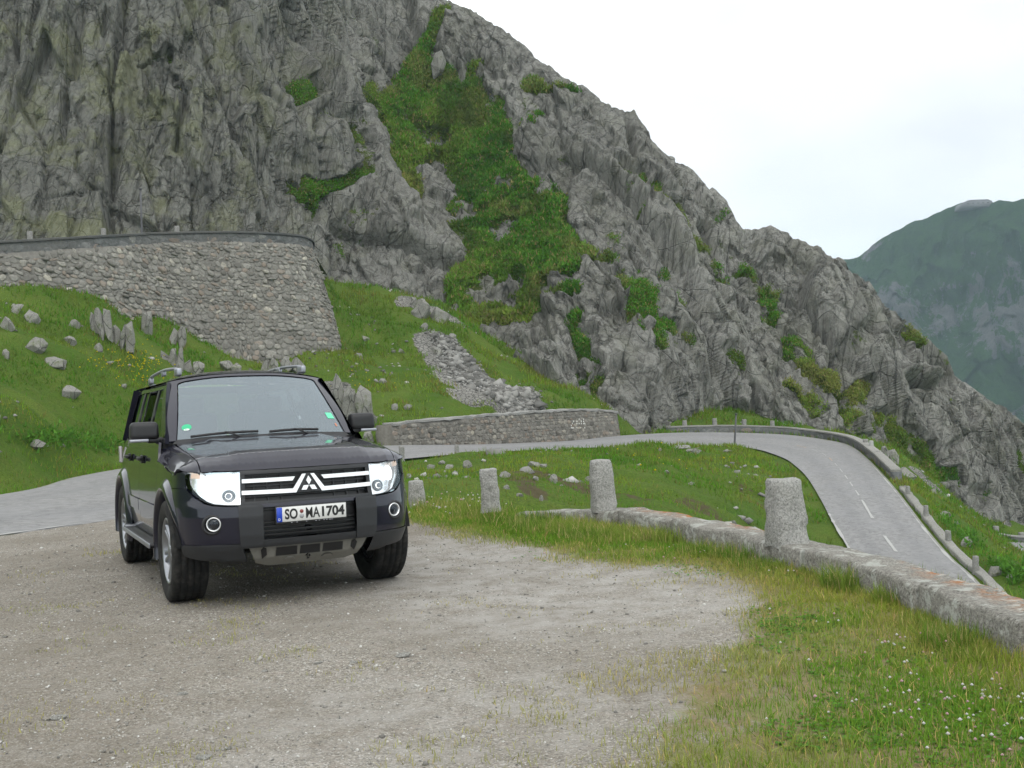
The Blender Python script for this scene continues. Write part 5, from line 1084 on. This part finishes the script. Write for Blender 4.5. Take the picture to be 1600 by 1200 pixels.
# windscreen, pillars, roof
ws = spart('windscreen', [(-.885, .018), (.885, .018), (.875, .5), (.870, .925), (.80, .945), (.4, .955), (-.4, .955), (-.80, .945), (-.870, .925), (-.875, .5)], WM, WS, car, .06, -.004, .0)
spart('shade_band', [(-.865, .955), (-.87, .90), (-.8, .885), (.8, .885), (.87, .90), (.865, .955)], WM, m_glass('tinted_band', (.12, .13, .14), ior=1.9), ws, .06, -.010, 0)
for s_ in (1, -1):
    spart('pillar', [(.895, 0), (1.0, 0), (1.0, .5), (1.0, 1.0), (.80, 1.0), (.80, .955), (.86, .945), (.882, .92), (.888, .5)], WM, PAINT, car, .04, .004, .03, s_)
    spart('pillar', [(-.56, 1.19), (-.73, 1.19), (-1.225, 1.655), (-3.20, 1.655), (-3.24, 1.19), (-3.42, 1.19), (-3.34, 1.715), (-1.135, 1.715)], SV, PAINT, car, .04, .006, .03, s_)
    spart('pillar', [(-1.455, 1.19), (-1.565, 1.19), (-1.555, 1.66), (-1.465, 1.66)], SV, BLACK, car, .04, .004, .02, s_)
    spart('pillar', [(-2.37, 1.19), (-2.50, 1.19), (-2.47, 1.66), (-2.38, 1.66)], SV, BLACK, car, .04, .004, .02, s_)
    spart('window_trim', [(-.60, 1.195), (-3.3, 1.195), (-3.3, 1.215), (-.62, 1.215)], SV, BLACK, car, .05, .012, .01, s_)
    spart('side_window', [(-.73, 1.205), (-1.46, 1.205), (-1.46, 1.66), (-1.225, 1.66)], SV, SG, car, .05, -.004, 0, s_)
    spart('window_divider', [(-.86, 1.205), (-.88, 1.205), (-1.04, 1.49), (-1.02, 1.49)], SV, BLACK, car, .05, .002, .01, s_) if False else None
    if s_ > 0: spart('side_window', [(-1.56, 1.205), (-2.38, 1.205), (-2.38, 1.66), (-1.555, 1.66)], SV, SG, car, .05, -.004, 0, s_)
    else:
        spart('side_window', [(-2.10, 1.205), (-2.38, 1.205), (-2.38, 1.66), (-2.10, 1.66)], SV, SG, car, .05, -.004, 0, s_)
        spart('window_divider', [(-2.09, 1.205), (-2.115, 1.205), (-2.115, 1.66), (-2.09, 1.66)], SV, BLACK, car, .05, .002, .01, s_)
    spart('side_window', [(-2.49, 1.205), (-3.24, 1.205), (-3.20, 1.655), (-2.47, 1.66)], SV, SG, car, .05, -.004, 0, s_)
spart('roof_header', [(-.80, .957), (-.4, .965), (.4, .965), (.80, .957), (.80, 1.0), (-.80, 1.0)], WM, PAINT, car, .04, .004, .02)
roof = spart('roof', [(-1.095 - .085 * (abs(y) / .682) ** 2.2 - .004, y) for y in np.linspace(-.68, .68, 15)] + [(-1.3, .712), (-2.2, .712), (-3.2, .695), (-3.36, .60), (-3.36, -.60), (-3.2, -.695), (-2.2, -.712), (-1.3, -.712)], RF, PAINT, car, .06, 0, .015)
for s_ in (1, -1):
    rail = tube('roof_rail', [(-1.30, .56 * s_, 1.775), (-1.34, .56 * s_, 1.818), (-1.44, .56 * s_, 1.842), (-1.75, .562 * s_, 1.856), (-2.15, .564 * s_, 1.864), (-2.7, .562 * s_, 1.855), (-3.05, .56 * s_, 1.835), (-3.17, .56 * s_, 1.775)], .017, SATIN, car, 10, .014)
    rbox('rail_foot', (-1.36, .56 * s_, 1.808), (.16, .046, .070), SATIN, rail, .014); rbox('rail_foot', (-2.2, .56 * s_, 1.84), (.13, .036, .06), SATIN, rail, .012); rbox('rail_foot', (-3.08, .56 * s_, 1.80), (.15, .042, .06), SATIN, rail, .012)
# tail
mesh_np('tailgate', [(x, y, z) for z, x in ((.42, -3.43), (1.2, -3.44)) for y in (-.80, -.4, 0, .4, .80)], np.array([[i + 5, i + 6, i + 1, i] for i in range(4)]), PAINT, car)
mesh_np('rear_window', [(-3.42, -.70, 1.24), (-3.42, .70, 1.24), (-3.37, .58, 1.68), (-3.37, -.58, 1.68)], np.array([[0, 3, 2, 1]]), SG, car)
for s_ in (1, -1):
    mesh_np('tail_pillar', [(-3.44, .70 * s_, 1.2), (-3.44, .82 * s_, 1.2), (-3.35, .70 * s_, 1.72), (-3.36, .58 * s_, 1.70)], np.array([[0, 1, 2, 3]]), PAINT, car)
    rbox('tail_light', (-3.30, .858 * s_, 1.06), (.12, .03, .17), plain('tail_lens', (.32, .30, .31), .2), car, .015)
mesh_np('tail_header', [(-3.37, -.60, 1.66), (-3.37, .60, 1.66), (-3.35, .60, 1.735), (-3.35, -.60, 1.735)], np.array([[0, 1, 2, 3]]), PAINT, car)
# spare wheel cover
lathe('spare_wheel_cover', [(.0001, -3.62), (.30, -3.62), (.37, -3.59), (.385, -3.52), (.385, -3.45)], PAINT, car, 40, (0, 0, .93), 'x')
# floor, interior
rbox('underbody', (-1.4, 0, .44), (3.95, 1.08, .10), LINER, car, .02); rbox('underbody', (-1.39, 0, .45), (1.80, 1.72, .09), LINER, car, .02); rbox('engine_bay', (.25, 0, .72), (.84, 1.05, .42), LINER, car, .02)
rbox('axle', (0, 0, .36), (.09, 1.3, .09), LINER, car, .03); rbox('axle', (-2.78, 0, .36), (.12, 1.3, .12), LINER, car, .03); rbox('firewall', (-.62, 0, .85), (.05, 1.62, .70), LINER, car, .01)
dash = rbox('dashboard', (-.80, 0, 1.085), (.46, 1.44, .22), DASH, car, .07, 4); rbox('instrument_hood', (-.88, .37, 1.20), (.22, .42, .09), DASH, dash, .035, 3)
steer = lathe('steering_wheel', [(.185 + .014 * math.cos(a), .014 * math.sin(a)) for a in np.arange(9) * math.pi / 4], BLACK, car, 36, (0, 0, 0), 'x'); steer.location = (-1.10, .37, 1.13); steer.rotation_euler = (0, rad(-24), 0)
rbox('hub', (0, 0, -.01), (.05, .14, .12), BLACK, steer, .02); rbox('spoke', (0, 0, 0), (.02, .36, .03), BLACK, steer, .008)
for sx, sy in ((-1.55, .37), (-1.55, -.37), (-2.45, .40), (-2.45, -.40)):
    se = rbox('car_seat', (sx, sy, .80), (.52, .50, .18), INTER, car, .06, 3); rbox('backrest', (sx - .30, sy, 1.13), (.15, .48, .62), INTER, se, .06, 3, ('Y', rad(-12))); rbox('headrest', (sx - .37, sy, 1.50), (.10, .26, .17), INTER, se, .045, 3)
rbox('rear_view_mirror', (-1.02, 0, 1.615), (.03, .24, .065), BLACK, car, .015)
cv = mesh_np('cabin_floor', [(-.6, -.8, .5), (-3.4, -.8, .5), (-3.4, .8, .5), (-.6, .8, .5)], np.array([[0, 1, 2, 3]]), LINER, car)
# stickers, wipers
GREEN = plain('green_sticker', (.03, .42, .20), .5); WHT = plain('white_sticker', (.7, .75, .72), .5)
stk = lambda cw, ct_, r, m_, n=20, e=1.0, name='windscreen_sticker': spart(name, [(cw + r / .79 * math.cos(a), ct_ + r * 1.25 * e * math.sin(a)) for a in np.arange(n) * 2 * math.pi / n], WM, m_, ws, .03, -.001, .001)
stk(-.795, .20, .040, GREEN); stk(-.795, .165, .024, WHT, e=.5); spart('windscreen_sticker', [(.775, .245), (.855, .245), (.85, .345), (.77, .345)], WM, plain('mint_sticker', (.12, .62, .36), .5), ws, .03, -.001, .001)
spart('windscreen_sticker', [(.825, .115), (.845, .115), (.845, .165), (.825, .165)], WM, plain('amber_sticker', (.5, .2, .12), .5), ws, .03, -.001, .001)
def wpt(y, t, off): return WM(y / .79, t, off)
for a, b, c in (((-.60, .028), (-.06, .045), (-.20, -.02)), ((.03, .03), (.46, .042), (.36, -.015))):
    wb = tube('wiper', [wpt(a[0], a[1], .014), wpt((a[0] + b[0]) / 2, (a[1] + b[1]) / 2 + .006, .018), wpt(b[0], b[1], .014)], .007, BLACK, car, 6, .012); tube('wiper_arm', [wpt(c[0], c[1], .006), wpt((c[0] + a[0] + b[0]) / 3, .015, .03), wpt((a[0] + b[0]) / 2, (a[1] + b[1]) / 2 + .004, .03)], .008, BLACK, wb, 6)
spart('cowl', [(-.93, -.045), (.93, -.045), (.90, .016), (-.90, .016)], WM, BLACK, car, .04, .001, .02)
# mirrors
for s_ in (1, -1):
    mr = rbox('wing_mirror', (-.80, .938 * s_, 1.302), (.15, .235, .148), BLACK, car, .045, 5, None, (.86, .93)); rbox('turn_repeater', (-.755, .985 * s_, 1.222), (.07, .15, .026), SATIN, mr, .008); rbox('mirror_arm', (-.80, .845 * s_, 1.222), (.10, .14, .045), BLACK, mr, .015)
    st_ = rbox('side_step', (-1.36, .885 * s_, .385), (1.80, .17, .045), BLACK, car, .018); rbox('step_edge', (-1.36, .968 * s_, .385), (1.80, .014, .040), SATIN, st_, .006); rbox('step_end', (-2.20, .90 * s_, .412), (.16, .12, .012), SATIN, st_, .004)
# wheels
def make_wheel():
    wh = empty('wheel'); wh.parent = car
    w2 = .132; pf = [(.245, -.10), (.262, -.115), (.30, -.130), (.345, -.134), (.368, -.126), (.380, -.116)]
    tr = [-.104, -.080, -.076, -.068, -.064, -.030, -.026, -.018, -.014]
    half = [(.384, -.104), (.386, -.078), (.376, -.076), (.376, -.068), (.387, -.066), (.3885, -.030), (.377, -.028), (.377, -.018), (.3885, -.016)]
    prof = pf + half + [(r, -y) for r, y in half[::-1]] + [(r, -y) for r, y in pf[::-1]]
    def mod(R_, th, prof):
        n = len(th); cut = ((np.arange(n) % 3) == 0)
        for i, (r, y) in enumerate(prof):
            if r > .3805 and abs(y) > .06: R_[i, cut] -= .009
            elif r > .3805: R_[i, ((np.arange(n) + 1) % 3) == 0] -= .005
        return R_
    lathe('tyre', prof, TYRE, wh, 168, mod=mod, smooth=False)
    rim = lathe('rim', [(.246, .100), (.252, .114), (.243, .118), (.234, .108), (.226, .085), (.212, .02), (.21, -.10)], ALLOY, wh, 60)
    V = []; F = []
    for k in range(6):
        for dk in (-.13, .13):
            a = k * math.pi / 3 + dk; c, s2 = math.cos(a), math.sin(a); b0 = len(V)
            for r, y, hw, dd in ((.045, .098, .022, .03), (.13, .090, .017, .03), (.236, .104, .021, .03)):
                a2 = k * math.pi / 3 + dk * (1.0 if r > .1 else .6); c, s2 = math.cos(a2), math.sin(a2)
                for tx, yy in ((-hw, y - dd), (-hw * .7, y), (hw * .7, y), (hw, y - dd)): V.append((r * c - tx * s2, yy, r * s2 + tx * c))
            for g in (0, 1):
                for e in range(3): F.append([b0 + g * 4 + e, b0 + g * 4 + e + 1, b0 + g * 4 + e + 5, b0 + g * 4 + e + 4])
    mesh_np('spokes', V, np.array(F), ALLOY, wh)
    lathe('hub_cap', [(.0001, .108), (.03, .106), (.05, .098), (.062, .08), (.064, .05)], ALLOY, wh, 24); lathe('brake_disc', [(.05, .02), (.165, .02), (.165, .0), (.05, .0)], DISC, wh, 36); lathe('inner_shield', [(.246, -.09), (.16, -.07), (.0001, -.07)], LINER, wh, 36)
    return wh
w0_ = make_wheel()
for i, (wx, s_) in enumerate(((0, 1), (0, -1), (-2.78, 1), (-2.78, -1))):
    wh = w0_ if i == 0 else w0_.copy()
    if i:
        COL.objects.link(wh)
        for ch in list(w0_.children): c = ch.copy(); COL.objects.link(c); c.parent = wh
    wh.location = (wx, .785 * s_, .386); wh.rotation_euler = (0, rad(17 * i), 0 if s_ > 0 else math.pi)
# ------------------------------------------------------------------ grass, flowers, loose gravel
def m_leaf():
    m = bpy.data.materials.new('grass_blades'); m.use_nodes = True; t = m.node_tree; t.nodes.clear(); N = t.nodes.new
    o = N('ShaderNodeOutputMaterial'); a = N('ShaderNodeAttribute'); a.attribute_name = 'tint'; d = N('ShaderNodeBsdfDiffuse'); tl = N('ShaderNodeBsdfTranslucent'); mx = N('ShaderNodeMixShader'); mx.inputs[0].default_value = .35
    t.links.new(a.outputs['Color'], d.inputs[0]); t.links.new(a.outputs['Color'], tl.inputs[0]); t.links.new(d.outputs[0], mx.inputs[1]); t.links.new(tl.outputs[0], mx.inputs[2]); t.links.new(mx.outputs[0], o.inputs[0]); return m
M_LEAF = m_leaf()
def blades(name, P, h, wd, col, s, lean=.5, seg2=True, label=None, cat='grass', nrm=None):
    rg = np.random.default_rng(s); n = len(P); az = rg.uniform(0, 2 * math.pi, n); la = rg.uniform(0, 2 * math.pi, n); ln = np.abs(rg.normal(0, lean, n))
    h = np.broadcast_to(h, n) * rg.uniform(.6, 1.25, n); wd = np.broadcast_to(wd, n) * rg.uniform(.7, 1.3, n)
    sx, sy = np.cos(az) * wd / 2, np.sin(az) * wd / 2; dx, dy = np.cos(la) * ln * h, np.sin(la) * ln * h
    b0 = P + np.c_[sx, sy, 0 * h]; b1 = P - np.c_[sx, sy, 0 * h]; z = h / np.sqrt(1 + ln ** 2 * .6)
    tip = P + np.c_[dx, dy, z]
    if seg2:
        m0 = P + np.c_[sx * .75 + dx * .35, sy * .75 + dy * .35, z * .6]; m1 = P + np.c_[-sx * .75 + dx * .35, -sy * .75 + dy * .35, z * .6]
        V = np.stack([b0, b1, m1, m0, tip], 1); k = 5 * np.arange(n)[:, None]; F = [k + np.array([[0, 1, 2, 3]]), k + np.array([[3, 2, 4]])]; nv = 5
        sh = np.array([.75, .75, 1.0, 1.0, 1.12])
    else:
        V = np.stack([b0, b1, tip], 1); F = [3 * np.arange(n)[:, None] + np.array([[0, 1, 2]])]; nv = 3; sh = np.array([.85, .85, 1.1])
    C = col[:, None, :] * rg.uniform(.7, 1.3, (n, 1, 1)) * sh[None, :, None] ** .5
    o = mesh_np(name, V.reshape(-1, 3), F, M_LEAF, attrs={'tint': np.clip(C, 0, 1).reshape(-1, 3)}); return tag(o, label, cat, kind='stuff')
def tint(X, Y, rg, dry=.3, fresh=(.075, .15, .018), mid=(.13, .165, .028), straw=(.30, .24, .095), s=0, sc=1.0):
    a = fbm(P3(X / (1.4 * sc), Y / (1.4 * sc)), 4, 500 + s); b = fbm(P3(X / (.5 * sc), Y / (.5 * sc)), 3, 520 + s)
    k = smoothstep(-.3, .35, a)[:, None]; c = np.array(fresh) * (1 - k) + np.array(mid) * k
    d = (smoothstep(.0, .45, b) * dry + (rg.random(len(X)) < dry * .35))[:, None]; return c * (1 - np.clip(d, 0, 1)) + np.array(straw) * np.clip(d, 0, 1)
rg = np.random.default_rng(501)
def lot_z(x, y): 
    i = np.clip(((x + 16.5) / .06).astype(int), 0, LX.shape[1] - 1); j = np.clip(((y + 8) / .06).astype(int), 0, LX.shape[0] - 1); return LZ[j, i]
# turf on the lot
X = rg.uniform(-4.8, 3.4, 900000); Y = rg.uniform(2.4, 24, 900000)
vis = (np.abs(X / Y) < .56); dens = np.interp(Y, [2.4, 6, 9, 13, 24], [1, 1, .6, .35, .16])
gmk = grass_mask(X, Y); pn = fbm(P3(X * 2.1, Y * 2.1), 4, 540)
pr = np.clip(gmk * 1.15 + pn * .7 - .08, 0, 1) ** 1.25 * dens
ok = vis & inside(X, Y, LOT) & (rg.random(len(X)) < pr) & (segdist(X, Y, wl[:, :2])[0] > .16)
X, Y, q = X[ok], Y[ok], gmk[ok]; k = rg.permutation(len(X))[:230000]; X, Y, q = X[k], Y[k], q[k]
wd_ = segdist(X, Y, wl[:, :2])[0]; tall = np.exp(-((wd_ - .1) / .28) ** 2); hh = .028 + .03 * q + .045 * tall * smoothstep(-.3, .3, fbm(P3(X * 1.5, Y * 1.5), 2, 545)) + .02 * smoothstep(9, 12, Y)
c = tint(X, Y, rg, .26, (.14, .26, .03), (.25, .29, .05), (.50, .37, .15)) ; nearg = (1 - smoothstep(.25, .9, q))[:, None]; c = c * (1 - nearg * .6) + np.array([.42, .36, .18]) * nearg * .6
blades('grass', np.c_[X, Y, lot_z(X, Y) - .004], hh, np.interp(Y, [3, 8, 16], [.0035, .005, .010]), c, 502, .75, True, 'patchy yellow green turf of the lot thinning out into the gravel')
# tall tufts at the foot of the wall and round the posts
C = []
def tuft(px, py, r, n, h, z0=0, D=None):
    p = onlot(px, py) if D is None else at(px, py, D)[:2]; a = rg.uniform(0, 2 * math.pi, n); rr = r * np.sqrt(rg.random(n)); C.append(np.c_[p[0] + rr * np.cos(a), p[1] + rr * np.sin(a), np.full(n, z0), np.full(n, h)])
for q_ in [(1330, 925, .20, 900, .19), (1290, 905, .2, 400, .11), (1405, 950, .16, 700, .15), (1380, 935, .2, 400, .10), (1450, 990, .2, 500, .11), (1490, 1020, .18, 700, .15), (1510, 1040, .12, 300, .10), (1120, 870, .35, 700, .15), (1200, 890, .3, 600, .13), (1060, 850, .35, 700, .18), (1000, 846, .4, 700, .14), (930, 842, .45, 900, .16), (860, 834, .5, 800, .17), (810, 822, .5, 800, .20), (760, 812, .5, 700, .18), (700, 800, .5, 600, .18),
           (665, 796, .5, 600, .2), (1260, 895, .2, 400, .14), (960, 850, .4, 500, .14), (1165, 880, .25, 500, .17)]: tuft(*q_)
for t_ in np.linspace(0, WLL[-1], 60):     # a fringe behind the wall too
    x = np.interp(t_, WLL, wl[:, 0]); y = np.interp(t_, WLL, wl[:, 1]); n = 70; C.append(np.c_[x + .28 + rg.uniform(0, .35, n), y + rg.uniform(-.15, .3, n), np.full(n, -.05), np.full(n, .13)])
C = np.vstack(C); keep = segdist(C[:, 0], C[:, 1], wl[:, :2])[0] > .165; C = C[keep]
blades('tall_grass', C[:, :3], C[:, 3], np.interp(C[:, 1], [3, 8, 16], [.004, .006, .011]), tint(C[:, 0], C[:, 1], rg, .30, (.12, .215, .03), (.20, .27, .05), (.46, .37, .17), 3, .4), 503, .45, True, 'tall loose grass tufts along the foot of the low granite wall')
# clover leaves and heads
L_ = []; H_ = []
for px, py, r, n, f in [(1270, 1010, .35, 260, 3), (1250, 985, .25, 700, 2), (1440, 1030, .22, 700, 16), (1500, 1100, .3, 500, 16), (1545, 1140, .3, 500, 22), (1480, 1150, .3, 300, 12), (1400, 1120, .35, 500, 10), (1580, 1170, .25, 300, 14), (1570, 1105, .2, 200, 12), (1240, 965, .3, 150, 2), (1290, 905, .3, 300, 8), (1120, 890, .5, 200, 8), (1230, 900, .3, 200, 8), (1360, 1060, .3, 300, 4), (1290, 1160, .25, 300, 3), (1500, 1180, .3, 400, 8), (680, 800, .8, 0, 34), (720, 806, .8, 0, 20), (690, 790, .6, 0, 18), (1060, 870, .5, 60, 6), (900, 870, .6, 40, 4)]:
    p = onlot(px, py)
    for arr, k in ((L_, n), (H_, f)):
        a = rg.uniform(0, 2 * math.pi, k); rr = r * np.sqrt(rg.random(k)); arr.append(np.c_[p[0] + rr * np.cos(a), p[1] + rr * np.sin(a)])
L_ = np.vstack(L_); H_ = np.vstack(H_); n = len(L_)
ang = rg.uniform(0, 2 * math.pi, n); z = rg.uniform(.02, .045, n); rr = rg.uniform(.005, .010, n); V = []; 
for k in range(3):
    a = ang + k * 2.094; cx, cy = L_[:, 0] + rr * .9 * np.cos(a), L_[:, 1] + rr * .9 * np.sin(a)
    for b in (0, math.pi / 2, math.pi, 1.5 * math.pi): V.append(np.stack([cx + rr * np.cos(a + b), cy + rr * np.sin(a + b), z + rr * .35 * math.cos(b) + rg.normal(0, .0008, n)], -1))
V = np.stack(V, 1).reshape(-1, 3); F = np.arange(len(V)).reshape(-1, 4); cc = np.repeat(np.array([.085, .20, .035]) * rg.uniform(.7, 1.5, (n, 1)), 12, 0)
tag(mesh_np('clover_leaves', V, F, M_LEAF, attrs={'tint': cc}), 'low dark green clover leaves in patches of the turf', 'clover', kind='stuff')
n = len(H_); hz_ = np.where(H_[:, 1] > 11, rg.uniform(.08, .22, n), rg.uniform(.05, .10, n)); r0 = np.where(H_[:, 1] > 11, .013, .0075) * rg.uniform(.7, 1.3, n)
octv = np.array([[1, 0, 0], [.5, .87, 0], [-.5, .87, 0], [-1, 0, 0], [-.5, -.87, 0], [.5, -.87, 0], [0, 0, .9], [0, 0, -.7]]); V = np.c_[H_, hz_][:, None] + octv[None] * r0[:, None, None]
f = np.array([[i, (i + 1) % 6, 6] for i in range(6)] + [[(i + 1) % 6, i, 7] for i in range(6)]); cc = np.where(rg.random((n, 1)) < .6, np.array([[.62, .60, .58]]), np.array([[.55, .36, .38]]))
tag(mesh_np('clover_flowers', V.reshape(-1, 3), (8 * np.arange(n)[:, None, None] + f[None]).reshape(-1, 3), M_LEAF, attrs={'tint': np.repeat(cc, 8, 0)}), 'small white and pinkish clover flower heads dotted through the turf', 'flowers', kind='stuff')
# grass over the slopes
N_ = 900000; X = rg.uniform(-38, 36, N_); Y = 14 + 66 * rg.random(N_) ** .8
rs = road_sd(X, Y)[0]; dist = np.hypot(X, Y); pr = np.interp(Y, [14, 25, 45, 80], [1, .8, .42, .22]) * smoothstep(-.35, .2, fbm(P3(X / 1.7, Y / 1.7), 4, 560))
ix = np.clip(((X - XS[0]) / .22).astype(int), 0, len(XS) - 1); iy = np.clip(((Y - YS[0]) / .22).astype(int), 0, len(YS) - 1); st_m = stony[iy, ix]; 
ok = (rs > .12) & ~inside(X, Y, LOT) & (np.abs(X / Y) < .56) & (rg.random(N_) < pr) & (rg.random(N_) > st_m * 1.1)
ok &= ~((X > 20) & (Y > 66) & False)
X, Y = X[ok], Y[ok]; k = rg.permutation(len(X))[:300000]; X, Y = X[k], Y[k]
wdt = np.interp(Y, [14, 25, 45, 80], [.014, .025, .05, .08]); c = tint(X, Y, rg, .42, (.095, .23, .02), (.18, .26, .035), (.21, .17, .06), 7, 3.0)
lush = smoothstep(.1, .5, fbm(P3(X / 5, Y / 5), 3, 570))[:, None]; c = c * (1 - lush * .5) + np.array([.05, .155, .02]) * lush * .5
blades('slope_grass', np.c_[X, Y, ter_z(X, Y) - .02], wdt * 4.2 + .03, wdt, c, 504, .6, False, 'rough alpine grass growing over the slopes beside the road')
# yellow flowers on the left slope
P = []
for cx, cy, sx, n in ((225, 578, 26, 110), (170, 570, 20, 30), (560, 600, 30, 20), (1040, 730, 60, 14)):
    for _ in range(n):
        h_ = hit(cx + rg.normal(0, sx), cy + rg.normal(0, 13)); 
        if h_ is not None: P.append(h_ + np.array([0, 0, .22]))
P = np.array(P); n = len(P); V = P[:, None] + octv[None] * (.035 * rg.uniform(.6, 1.4, (n, 1, 1))); tag(mesh_np('yellow_flowers', V.reshape(-1, 3), (8 * np.arange(n)[:, None, None] + f[None]).reshape(-1, 3), M_LEAF, attrs={'tint': np.tile([.50, .42, .02], (n * 8, 1))}), 'small yellow flowers on the left slope', 'flowers', kind='stuff')
# leafy plants on the bank outside the kerb and in the hollow
P = []
for cx, cy, sx, sy, n in ((1505, 850, 12, 8, 500), (1555, 895, 14, 8, 600), (1590, 905, 10, 8, 300), (1475, 822, 8, 8, 300), (1405, 700, 12, 20, 500), (85, 690, 30, 5, 500), (160, 700, 20, 5, 300), (1480, 760, 30, 20, 400)):
    for _ in range(n // 3):
        h_ = hit(cx + rg.normal(0, sx), cy + rg.normal(0, sy))
        if h_ is not None: P += [h_ + rg.normal(0, .15, 3) + np.array([0, 0, .08]) for _k in range(3)]
P = np.array(P); ok = road_sd(P[:, 0], P[:, 1])[0] > .75; P = P[ok]
blades('leafy_plants', P, .16, .09, np.tile([.085, .20, .03], (len(P), 1)), 505, 1.0, False, 'leafy green plants on the bank outside the kerb', 'plants')
# growth on the cliff ledges and in the gully
gflat = (gm + .5 * fbm(B0 / 2.0, 5, 580) > .52) & (ts[:, None] > .015); jj, ii = np.nonzero(gflat); k = rg.integers(0, len(jj), 150000); jj, ii = jj[k], ii[k]
P = CB[jj, ii] + rg.normal(0, .12, (len(k), 3)) + NB[jj, ii] * .05; D_ = P[:, 1]
c = tint(P[:, 0], P[:, 2], rg, .42, (.09, .23, .028), (.18, .27, .045), (.27, .23, .09), 11, 5.0); dk = smoothstep(.0, .4, fbm(B0[jj, ii] / 4, 3, 590))[:, None]; c = c * (1 - .45 * dk) + np.array([.022, .07, .014]) * .45 * dk
inb = big[jj, ii]; blades('cliff_vegetation', P, np.where(inb, .28, .15), np.where(inb, .15, .10), c, 506, .7, False, 'grass and low shrubs growing in the gully and on ledges of the cliff', 'vegetation')
# loose gravel on the lot
N_ = 26000; Y = 2.6 + 13 * rg.random(N_) ** 1.5; X = Y * rg.uniform(-.56, .56, N_); ok = inside(X, Y, LOT) & (rg.random(N_) > grass_mask(X, Y) * 1.3); X, Y = X[ok], Y[ok]
sz = np.clip(rg.lognormal(-4.9, .42, len(X)), .004, .035) * np.interp(Y, [3, 10], [1, 1.6]); st = scatter_rocks('gravel', np.c_[X, Y, lot_z(X, Y) + sz * .12], sz, m_pebble('gravel_chip', [(0, (.12, .115, .105)), (.3, (.22, .21, .19)), (.7, (.32, .31, .28)), (1, (.52, .51, .48))]), 9)
tag(st, 'loose pale gravel chips lying over the whole lot', 'gravel', kind='stuff')
for px, py, szz, lab in [(630, 1027, .11, 'whitish splintered stone lying on the gravel, right of centre'), (497, 1038, .06, 'dark flat chip on the gravel below the number plate'), (285, 1086, .07, 'dark bluish stone on the gravel, left of centre near the bottom'), (318, 1188, .09, 'pale stone at the bottom edge of the gravel'), (555, 1036, .08, 'flat greyish stone between the dark chip and the splintered one'), (414, 1051, .06, 'reddish brown chip on the gravel left of the dark flat chip'), (92, 1123, .09, 'thin pale sliver of stone at lower left'), (355, 1172, .05, 'small dark stone near the pale one at the bottom edge')]:
    p = onlot(px, py); o = rock_obj('stone', [hull(rock_pts(np.random.default_rng(px), szz, szz * .7, szz * .35, 12), .004)], M_KERBD, 1, .02, px % 50); o.location = (p[0], p[1], szz * .1); tag(o, lab, 'stone', 'stones lying on the gravel')
# ------------------------------------------------------------------ haze
hz = mesh_np('haze', [(x, y, z) for z in (-151, 330) for x, y in ((-2650, -2650), (2650, -2650), (2650, 2650), (-2650, 2650))], np.array([[3, 2, 1, 0], [4, 5, 6, 7], [0, 1, 5, 4], [1, 2, 6, 5], [2, 3, 7, 6], [3, 0, 4, 7]]))
hm = bpy.data.materials.new('haze_air'); hm.use_nodes = True; t = hm.node_tree; t.nodes.clear(); o_ = t.nodes.new('ShaderNodeOutputMaterial'); pv = t.nodes.new('ShaderNodeVolumePrincipled')
pv.inputs['Color'].default_value = (.68, .88, 1.0, 1); pv.inputs['Density'].default_value = .00023; pv.inputs['Anisotropy'].default_value = .2
t.links.new(pv.outputs[0], o_.inputs['Volume']); hz.data.materials.append(hm); tag(hz, 'thin pale mountain haze filling the valley air', 'haze', kind='stuff')
